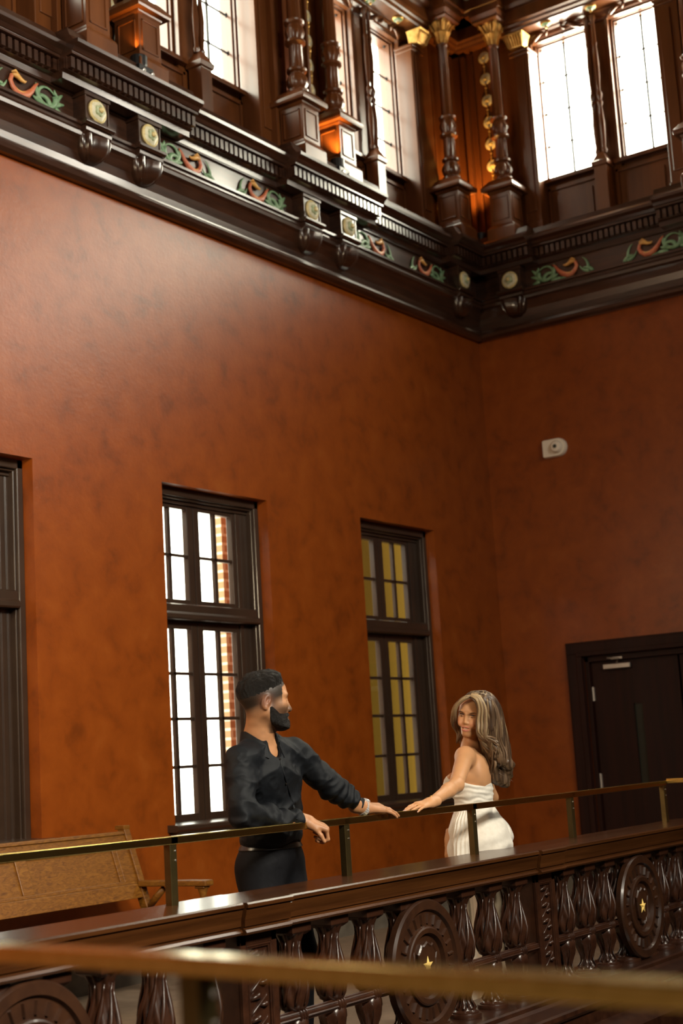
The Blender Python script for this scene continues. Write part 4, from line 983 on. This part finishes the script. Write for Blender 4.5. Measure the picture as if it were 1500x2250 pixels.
        # neck opening: V at the throat
        nk = rcone(P, neckb+np.array([0, .03, -.04]), neckb+np.array([-.01, .02, .14]), .066, .075)
        d = smax(d, -nk, .006)
        vc = neckb+np.array([-.12, -.99, 0])*.070+np.array([0, 0, .0])
        vv = ell(P, vc, (.07, .036, .062), frame((-.14, -1, 0), roll=0).astype(f32))
        d = smax(d, -vv, .006)
        for w_, e_, c_ in ((wrR, elR, cuR), (wrL, elL, cuL)):
            v = (w_-e_)/np.linalg.norm(w_-e_); d = smax(d, np.where(np.linalg.norm(P-c_.astype(f32), axis=1) < .10, (P-c_.astype(f32))@v.astype(f32), -1), .004)
        return d
    lo = np.array([elR[0]-.13, 3.70, .92]); hi = np.array([wrL[0]+.05, 4.30, chest[2]+.18])
    V, Q = polygonize(shirtf, lo, hi, .0034); shirt = np_mesh('shirt', V, Q, M['shirt'], body, None, 1)
    # collar, placket, buttons
    b = MB(); cN = neckb+np.array([-.008, .022, 0]); rings = []
    fa = math.radians(-98)
    for k in range(41):
        a = fa+.42+(2*PI-.84)*k/40; u = (k/20-1); dr = np.array([math.cos(a), math.sin(a), 0]); fr = max(0, abs(u)-.55)/.45; hgt = .050*(1-.75*fr*fr)+.004; z0 = -.030*fr
        rr = .073+.012*fr
        o_ = cN+dr*rr; tip = .030*fr
        rings.append([tuple(o_+np.array([0, 0, z0-.018])), tuple(o_+dr*-.002+np.array([0, 0, hgt+z0])), tuple(o_+dr*.006+np.array([0, 0, hgt+z0+.002])), tuple(o_+dr*(.016+.01*fr)+np.array([0, 0, z0-.004-tip])), tuple(o_+dr*(.012+.01*fr)+np.array([0, 0, z0-.006-tip]))])
    b.loft(rings); b.build('collar', M['shirt'], shirt, smooth='auto', angle=50)
    def front(px, py, t0=6.0):
        d = CR*((px-750)/FPX)-CU*((py-1125)/FPX)+CF; ts = np.linspace(5.9, 6.6, 700); P = (np.array([0, 0, EYE])+d[None]*ts[:, None]).astype(f32); v = shirtf(P); i = int(np.argmax(v < 0)); return P[i].astype(float)
    pts = [front(px, py) for px, py in ((612, 1652), (618, 1680), (626, 1710), (635, 1740), (645, 1770), (652, 1800))]
    b = MB()
    for e in (0,):
        b.tube([tuple(p+(-CF)*.002) for p in pts], [.004, .005, .005, .005, .005, .004], 6)
    b.build('placket', M['shirt'], shirt, smooth=True)
    for k in range(3):
        p = front((615, 629, 646)[k], (1668, 1722, 1778)[k])-CF*.004; b = MB(); b.lathe([(.001, -.002), (.0055, -.001), (.0055, .001), (.001, .002)], tuple(p), 12, axis=1); b.build('button', M['leather'], shirt, smooth='auto')
    # trousers + belt + shoes
    G = Body(); G.ell(pelvis+ax(-.005, 0, .015), (.118, .160, .13), tor, .05); G.ell(pelvis+ax(-.005, .04, -.07), (.10, .150, .12), tor, .05)
    for hip, knee, ank in legs: G.cone(hip+ax(0, .01, -.02), knee, .098, .070, .04); G.cone(knee, ank+ax(0, .01, .0), .070, .058, .04)
    def trf(P):
        d = G(P)+.007*vnoise(np.stack([P[:, 0]*14, P[:, 1]*10, P[:, 2]*9], 1), 1.0, 21)
        return smax(smax(d, P[:, 2]-(pelvis[2]+.075), .004), .075-P[:, 2], .004)
    V, Q = polygonize(trf, (pelvis[0]-.32, 3.74, .03), (pelvis[0]+.34, 4.32, 1.03), .005); np_mesh('trousers', V, Q, M['trouser'], body, None, 1)
    def beltf(P): return smax(np.abs(G(P)-.003)-.003, np.abs(P[:, 2]-(pelvis[2]+.055))-.018, .002)
    V, Q = polygonize(beltf, (pelvis[0]-.3, 3.80, .93), (pelvis[0]+.3, 4.28, 1.02), .003); belt = np_mesh('belt', V, Q, M['leather'], body)
    for hip, knee, ank in legs:
        K = Body(); f_ = ank+ax(.0, -.10, -.055); K.cone(ank+ax(0, .03, -.045), ank+ax(0, -.02, -.040), .038, .040, .02); K.cone(ank+ax(0, -.02, -.045), f_, .040, .032, .03); K.cone(f_, f_+ax(0, -.06, -.004), .036, .026, .02)
        def shf(P): return smax(K(P), .003-P[:, 2], .004)
        V, Q = polygonize(shf, ank+ax(-.07, -.24, -.10), ank+ax(.07, .10, .06), .005); np_mesh('shoe', V, Q, M['leather'], body)
    # watch on the left wrist
    v = (wrL-elL)/np.linalg.norm(wrL-elL); c = wrL-v*.004; n = np.array([0, 0, 1.]); n -= v*(n@v); n /= np.linalg.norm(n); u = np.cross(v, n)
    b = MB()
    for k in range(22):
        a0 = 2*PI*k/22
        for off, hw in ((-.0065, .0028), (0, .0030), (.0065, .0028)):
            rr = [(.0285, a0), (.0285, a0+2*PI/22*.86), (.0325, a0+2*PI/22*.86), (.0325, a0)]
            b.loft([[tuple(c+v*(off+e)+(u*math.cos(a)+n*math.sin(a))*(r+.003)) for r, a in rr] for e in (-hw, hw)])
    wt = b.build('wristwatch_band', M['silver'], body)
    b = MB(); cc = c+n*.034
    b.loft([[tuple(cc+n*hh+r*(v*math.cos(a)+u*math.sin(a))) for a in np.linspace(0, 2*PI, 25)[:-1]] for hh, r in ((-.004, .017), (.004, .019), (.008, .017), (.0085, .014))]); b.build('wristwatch_case', M['silver'], wt, smooth='auto')
    return body
man = build_man()
# ------------------------------------------------------------------ the woman
def build_woman():
    sc = .95
    head_c = at(1040, 1573, 7.88)
    R = frame((-.996, -.076, -.10), up=np.array([0, 0, 1])+.22*CR)
    skin = Body(); W = head(skin, head_c, R, sc, False, 1.0)
    lat = np.array([.95, .31, 0]); lat /= np.linalg.norm(lat); fw = np.array([-.31, .95, 0]); fw /= np.linalg.norm(fw); Z = np.array([0, 0, 1.]); tor = frame(fw)
    L = lambda f_, l_, z_: fw*f_+lat*l_+Z*z_
    shL = at(1021, 1662, 7.75); shR = shL+lat*.31; mid = (shL+shR)/2
    base = np.array([mid[0], mid[1], 0])+L(-.02, 0, 0)
    neck = mid+L(-.005, 0, .045)
    skin.cone(W(-.022, 0, -.045), neck, .047, .047, .025); skin.cone(neck, mid+L(-.02, 0, -.03), .048, .07, .04)
    skin.cone(shL, neck+L(-.01, 0, -.02), .040, .036, .04); skin.cone(shR, neck+L(-.01, 0, -.02), .040, .036, .04)
    skin.ell(mid+L(-.005, 0, -.10), (.088, .135, .12), tor, .05); skin.ell(shL+L(0, .012, -.012), (.046, .044, .050), tor, .03); skin.ell(shR+L(0, -.012, -.012), (.046, .044, .050), tor, .03)
    for e in (-1, 1): skin.ell(mid+L(-.055, e*.065, -.09), (.035, .055, .08), tor, .04); skin.ell(mid+L(.085, e*.070, -.135), (.050, .058, .055), tor, .03)
    elL = at(1002, 1725, 7.43); wrL = at(946, 1764, 7.07)
    skin.cone(shL, elL, .047, .036, .03); skin.cone(elL, elL+(wrL-elL)*.35, .037, .034, .02); skin.cone(elL+(wrL-elL)*.3, wrL, .034, .0235, .02)
    elR = at(1080, 1752, 8.04); wrR = at(985, 1846, 8.05)
    skin.cone(shR, elR, .042, .033, .03); skin.cone(elR, wrR, .033, .023, .02)
    wst = base+L(.025, 0, 1.02); hip = base+L(.02, 0, .86)
    skin.cone(mid+L(0, 0, -.12), wst, .08, .07, .06); skin.cone(wst, hip, .07, .08, .05)
    tl = hand(skin, wrL, np.array([-.95, .22, -.10]), np.array([-.10, -.30, .95]), 1, [(.25, .30, .2), (.12, .18, .15), (.10, .15, .12), (.12, .15, .12)], (.55, .45, .0, -.004), .86, .14)
    tr = hand(skin, wrR, np.array([-.30, .0, -.95]), np.array([-.80, .3, .2]), 1, [(.2, .3, .2), (.3, .35, .2), (.35, .4, .2), (.4, .4, .3)], (.4, .3, 0, 0), .86, .06)
    hcf = head_c.astype(f32); Rf = R.astype(f32)
    nb = lambda P, c, r: np.exp(-np.sum((P-np.array(c))**2, 1)/(r*r))[:, None]
    g3 = lambda q, c, r: np.exp(-np.sum(((q-np.array(c))/np.array(r))**2, 1))[:, None]
    def col(V):
        q = (V-head_c)@R/sc; base_ = np.array([.54, .275, .130]); c = np.repeat(base_[None], len(V), 0); c = c*(1+.10*vnoise(V.astype(f32), 40, 3)[:, None])
        def mix(c, wgt, colr): wgt = np.clip(wgt, 0, 1); return c*(1-wgt)+np.array(colr)*wgt
        for s in (-1, 1):
            c = mix(c, g3(q, (.082, s*.043, -.026), (.03, .018, .018))*.45, (.62, .20, .12))
            q3 = q.copy(); q3[:, 2] -= .16*(np.abs(q[:, 1])-.033)-9*(np.abs(q[:, 1])-.036)**2; c = mix(c, g3(q3, (.088, s*.034, .0285), (.03, .0175, .0030))*1.5, (.035, .018, .010))
            c = mix(c, g3(q, (.088, s*.032, .0155), (.03, .017, .0040))*1.6, (.02, .01, .008))
            c = mix(c, g3(q, (.090, s*.033, .004), (.02, .016, .0022))*.8, (.06, .03, .02))
        qq = q.copy(); qq[:, 2] -= 14*q[:, 1]**2; c = mix(c, g3(qq, (.098, 0, -.0530), (.02, .027, .0030))*1.4, (.50, .13, .12)); c = mix(c, g3(qq, (.098, 0, -.0725), (.02, .024, .0042))*1.4, (.55, .17, .15)); c = mix(c, g3(qq, (.094, 0, -.062), (.02, .024, .0022))*1.2, (.20, .06, .05))
        return np.clip(c, 0, 1)
    lo = np.array([min(wrL[0], at(890, 1785, 6.85)[0])-.03, 3.66, .72]); hi = np.array([head_c[0]+.25, base[1]+.24, head_c[2]+.16])
    V, Q = polygonize(skin, lo, hi, .0031)
    body = np_mesh('person', V, Q, M['skin'], None, col, 1)
    tag(body, 'smiling woman in a white strapless dress, long highlighted hair, hand on the brass rail', 'person')
    for s in (-1, 1):
        b = MB(); r = .0112*sc*1.03; cc = W(.0775, s*.031, .006); b.lathe([(.0002, -r), (r*.5, -r*.87), (r*.87, -r*.5), (r, 0), (r*.87, r*.5), (r*.5, r*.87), (.0002, r)], tuple(cc), 16); e = b.build('eye', M['eye'], body, smooth=True)
        look = R[:, 0]; b = MB(); cp = cc+look*.0068; b.lathe([(.0002, -.0055), (.004, -.004), (.0056, 0), (.004, .004), (.0002, .0055)], tuple(cp), 12); b.build('iris', M['iris'], e, smooth=True)
    b = MB(); rows = []
    for k in range(9):
        y = (-1+k/4)*.021; x = .0935-9*y*y
        rows.append([tuple(W(x, y, z+13*y*y)) for z in (-.0565, -.0665)]+[tuple(W(x-.006, y, z+13*y*y)) for z in (-.0665, -.0565)])
    b.loft(rows); b.build('teeth', M['teeth'], body, smooth=True)
    nails('fingernails', tl, body, M['nail'])
    # ring, bracelet, necklace
    p, q_, v, n, r = tl[2]; b = MB(); c = wrL+(p-wrL)*.72+np.array([0, 0, .002]); dv = (p-wrL)/np.linalg.norm(p-wrL)
    b = MB(); kn = p-dv*.040; u = np.cross(dv, Z); u /= np.linalg.norm(u); w_ = np.cross(u, dv)
    b.tube([tuple(kn+(u*math.cos(a)+w_*math.sin(a))*.0095) for a in np.linspace(0, 2*PI, 17)], .0013, 6); b.lathe([(.001, -.003), (.004, 0), (.003, .003), (.001, .004)], tuple(kn+w_*.012), 10); b.build('ring', M['gold'], body, smooth=True)
    dv = (wrL-elL)/np.linalg.norm(wrL-elL); u = np.cross(dv, Z); u /= np.linalg.norm(u); w_ = np.cross(u, dv); b = MB(); cB = wrL-dv*.015
    b.tube([tuple(cB+(u*math.cos(a)+w_*math.sin(a))*.0255) for a in np.linspace(0, 2*PI, 25)], .0012, 6); b.lathe([(.001, -.004), (.005, -.002), (.005, .002), (.001, .004)], tuple(cB+w_*.027), 10, axis=0); b.build('bracelet', M['gold'], body, smooth=True)
    b = MB(); cn = neck+L(.012, 0, -.022); b.tube([tuple(cn+fw*math.cos(a)*.066+lat*math.sin(a)*.072+Z*(-.024*math.cos(a))) for a in np.linspace(0, 2*PI, 49)], .0011, 6); b.build('necklace', M['gold'], body, smooth=True)
    # dress
    D = Body(); 
    D.ell(mid+L(.0, 0, -.155), (.100, .138, .11), tor, .03)
    for e in (-1, 1): D.ell(mid+L(.088, e*.068, -.140), (.056, .062, .060), tor, .02)
    D.ell(wst+L(.0, 0, .01), (.096, .118, .15), tor, .06); D.ell(hip+L(.005, 0, .01), (.135, .165, .16), tor, .08)
    for e in (-1, 1): D.ell(hip+L(-.078, e*.055, -.02), (.088, .095, .12), tor, .09)
    low = base+L(.0, 0, .02)
    for e in (-1, 1): D.cone(hip+L(.0, e*.055, -.05), low+L(.0, e*.03, .10), .115, .120, .10)
    D.cone(low+L(0, 0, .30), low+L(0, 0, .0), .135, .150, .05)
    ztop = mid[2]-.135
    def dressf(P):
        q = P-base.astype(f32); u = q@fw.astype(f32); v = q@lat.astype(f32); z = P[:, 2]
        d = D(P); a = np.arctan2(v, u)
        bod = np.clip((z-(wst[2]-.02))*14, 0, 1); sk = 1-bod
        n1 = vnoise(np.stack([a*2.2, z*16, u*4], 1), 1.0, 31)
        d = d+bod*(.0016*np.sin(z*260+3*np.sin(a*1.5)+6*n1)+.0016*np.sin(z*150+2*a+4*n1))
        ph = z*46-1.0*np.abs(a+.6)*3.4
        d = d+sk*np.clip((z-.45)*4, 0, 1)*(.0045*np.sin(ph+4*n1)+.004*np.sin(ph*.5+1.0+3*n1))
        d = d+sk*(.010*np.sin(a*9+2*n1+z*2)*np.clip((1.0-z)*2.2, .0, 1)*np.clip((.90-z)*3+.1, 0, 1))
        ang = np.arctan2(v, u); d = d-sk*.022*np.exp(-((ang+1.05-.10*np.sin(z*7))/.20)**2)*np.clip((1.02-z)*8, 0, 1)+sk*.004*np.sin(ang*60+6*z)*np.exp(-((ang+1.05)/.30)**2)
        edge = ztop+.030*np.clip(u*9, -1, 1)+.012*np.cos(a*2)
        d = smax(d, z-edge, .004)
        return smax(d, .035-z, .004)
    V, Q = polygonize(dressf, base+L(0, 0, 0)-np.array([.30, .30, -.02]), base+np.array([.30, .30, mid[2]]), .0038); dress = np_mesh('dress', V, Q, M['dress'], body, None, 1)
    for e in (-1, 1):
        K = Body(); a_ = base+L(.02, e*.05, .06); K.cone(a_, a_+L(.06, 0, -.02), .030, .028, .02); K.cone(a_+L(.06, 0, -.02), a_+L(.14, 0, -.04), .028, .018, .02); K.cone(a_+L(-.02, 0, -.0), a_+L(-.03, 0, -.055), .014, .006, .01)
        def shf(P): return smax(K(P), .003-P[:, 2], .003)
        V, Q = polygonize(shf, a_-np.array([.2, .2, .08]), a_+np.array([.2, .2, .06]), .004); np_mesh('shoe', V, Q, M['nail'] if False else M['dress'], body)
    # hair: mass + separate locks
    G = {
     'A': [(1034, 1530, 7.60), (1047, 1538, 7.57), (1053, 1560, 7.57), (1050, 1585, 7.57), (1052, 1605, 7.56), (1066, 1619, 7.56), (1084, 1622, 7.57), (1097, 1620, 7.58)],
     'B': [(1036, 1528, 7.64), (1060, 1533, 7.60), (1074, 1555, 7.58), (1078, 1585, 7.58), (1077, 1615, 7.58), (1083, 1642, 7.60), (1094, 1668, 7.62), (1110, 1682, 7.63)],
     'C': [(1038, 1527, 7.69), (1068, 1531, 7.68), (1088, 1555, 7.68), (1096, 1590, 7.67), (1101, 1625, 7.67), (1105, 1655, 7.67), (1112, 1678, 7.67), (1132, 1680, 7.68)],
     'D': [(1040, 1527, 7.76), (1068, 1531, 7.76), (1087, 1555, 7.75), (1097, 1590, 7.74), (1105, 1625, 7.73), (1110, 1655, 7.72), (1108, 1685, 7.70), (1128, 1712, 7.70)],
     'E': [(1040, 1530, 7.80), (1062, 1545, 7.82), (1075, 1585, 7.82), (1076, 1620, 7.80), (1078, 1650, 7.76), (1086, 1680, 7.72), (1098, 1708, 7.70), (1118, 1730, 7.70)],
     'F': [(1038, 1530, 7.72), (1058, 1560, 7.66), (1064, 1595, 7.64), (1066, 1622, 7.64), (1072, 1648, 7.64), (1082, 1678, 7.65), (1086, 1705, 7.66), (1100, 1722, 7.66)],
     'L': [(1033, 1530, 7.62), (1018, 1535, 7.62), (1004, 1548, 7.64), (998, 1565, 7.66), (1000, 1582, 7.70), (1005, 1603, 7.76), (1006, 1620, 7.78), (1020, 1634, 7.78)]}
    G = {k: np.array([at(p[0], p[1], p[2]+.18) for p in v]) for k, v in G.items()}
    def spl(P, n=22):
        out = []; m_ = len(P)
        for t in np.linspace(0, m_-1.001, n):
            i = int(t); f = t-i; p0 = P[max(i-1, 0)]; p1 = P[i]; p2 = P[i+1]; p3 = P[min(i+2, m_-1)]
            out.append(.5*((2*p1)+(-p0+p2)*f+(2*p0-5*p1+4*p2-p3)*f*f+(-p0+3*p1-3*p2+p3)*f**3))
        return np.array(out)
    HB = Body()
    HB.ell(W(-.030, 0, .040), np.array((.098, .086, .100))*sc, R, .03)
    for key, r0, r1 in (('B', .020, .026), ('C', .020, .024), ('D', .022, .022), ('E', .03, .026), ('F', .022, .024)):
        g = spl(G[key], 26)
        for i in range(3, 24, 1): HB.cone(g[i]+CF*.012, g[i+1]+CF*.012, r0*.8, r0*.8*(1 if i < 20 else (26-i)/7), .035)
    def hairf(P):
        q = (P-hcf)@Rf/sc
        d = HB(P)+vnoise(np.stack([P[:, 0]*90+P[:, 1]*90, P[:, 1]*60, P[:, 2]*14], 1), 1.0, 41)*.010
        face = np.sqrt(((q[:, 0]-.09)/.085)**2+((q[:, 1])/.066)**2+((q[:, 2]+.02)/.115)**2)-1
        return smax(d, -face*.05, .01)
    V, Q = polygonize(hairf, np.minimum(hcf, G['E'].min(0))-.10, np.maximum(hcf, G['D'].max(0))+.12, .0042)
    dark = np.array([.040, .022, .012]); midc = np.array([.135, .078, .042]); blond = np.array([.40, .285, .155])
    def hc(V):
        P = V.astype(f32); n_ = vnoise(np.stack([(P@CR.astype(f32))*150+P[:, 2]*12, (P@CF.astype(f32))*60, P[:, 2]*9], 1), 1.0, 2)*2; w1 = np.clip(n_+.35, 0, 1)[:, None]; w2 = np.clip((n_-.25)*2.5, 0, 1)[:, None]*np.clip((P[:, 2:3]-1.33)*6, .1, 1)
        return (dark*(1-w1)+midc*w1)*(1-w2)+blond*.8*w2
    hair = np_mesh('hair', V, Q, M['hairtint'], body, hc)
    rs = np.random.RandomState(5); VV = []; QQ = []; CC = []; off = 0
    order = [('A', 'B'), ('B', 'C'), ('C', 'D'), ('D', 'E'), ('F', 'B'), ('F', 'E'), ('A', 'F'), ('L', 'L')]; nl = [46, 80, 70, 40, 50, 46, 26, 34]
    for (ka, kb), cnt in zip(order, nl):
        for j in range(cnt):
            w_ = rs.rand(); g = G[ka]*(1-w_)+G[kb]*w_ if ka != kb else G[ka].copy()
            g = spl(g, 26); n = len(g); tt = np.linspace(0, 1, n)[:, None]
            jit = rs.randn(3)*.006*(.6+.3*tt) if ka != 'L' else rs.randn(3)*.005*(.3+tt)
            ph = rs.rand()*.35+{'A': 0, 'B': .8, 'C': 1.6, 'D': 2.4, 'F': 3.0, 'L': 0}[ka]+w_*1.2; amp = .015*np.clip((tt-.42)*2.0, 0, 1)*(1+.4*rs.rand())
            g = g+jit-CF*.010*rs.rand()+amp*(CR[None]*np.sin(tt*17+ph)+CF[None]*np.cos(tt*17+ph)*.9+CU[None]*.2*np.sin(tt*17+ph+1.0))
            end = rs.uniform(.84, .99) if rs.rand() < .8 else rs.uniform(.6, .8); g = spl(g[:max(6, int(n*end))], 24)
            # keep clear of the skull: push outwards
            q = (g-head_c)@R/sc; rr = np.linalg.norm((q-np.array([-.018, 0, .035]))/np.array([.108, .086, .098]), axis=1)
            kf = (rr < 1.0) & (tt[:, 0][:1].repeat(len(g)) < 2)
            q2 = q.copy(); q2[kf] = (q[kf]-np.array([-.018, 0, .035]))/rr[kf][:, None]*1.02+np.array([-.018, 0, .035]); g = head_c+(q2*sc)@R.T
            r0 = rs.uniform(.0032, .0068); n = len(g); 
            ringN = 6; T_ = np.gradient(g, axis=0); T_ /= np.linalg.norm(T_, axis=1)[:, None]; U = np.cross(T_, CF[None]); U /= np.linalg.norm(U, axis=1)[:, None]+1e-9; Wv = np.cross(U, T_)
            s_ = np.linspace(0, 1, n); rad = r0*np.minimum(1, .55+s_*4)*np.clip((1-s_)*7, .10, 1)
            an = np.arange(ringN)*2*PI/ringN
            P3 = g[:, None]+rad[:, None, None]*(U[:, None]*np.cos(an)[None, :, None]*1.35+Wv[:, None]*np.sin(an)[None, :, None]*.7)
            VV.append(P3.reshape(-1, 3)); i, k = np.meshgrid(np.arange(n-1), np.arange(ringN), indexing='ij'); k2 = (k+1) % ringN
            QQ.append(off+np.stack([i*ringN+k, i*ringN+k2, (i+1)*ringN+k2, (i+1)*ringN+k], -1).reshape(-1, 4)); off += n*ringN
            hl = {'A': .75, 'B': .42, 'C': .36, 'D': .22, 'F': .15, 'L': .6}[ka]; m0 = rs.rand() < hl
            c0 = (blond*rs.uniform(.75, 1.1) if m0 else midc*rs.uniform(.6, 1.1)); c1 = midc*rs.uniform(.7, 1.3)
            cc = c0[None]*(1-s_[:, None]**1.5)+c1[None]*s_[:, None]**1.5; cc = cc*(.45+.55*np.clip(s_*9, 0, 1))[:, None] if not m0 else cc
            CC.append(np.repeat(cc[:, None], ringN, 1).reshape(-1, 3))
    VV = np.concatenate(VV); QQ = np.concatenate(QQ); CC = np.concatenate(CC)
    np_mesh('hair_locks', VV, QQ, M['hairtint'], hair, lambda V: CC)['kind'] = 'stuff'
    return body
woman = build_woman()
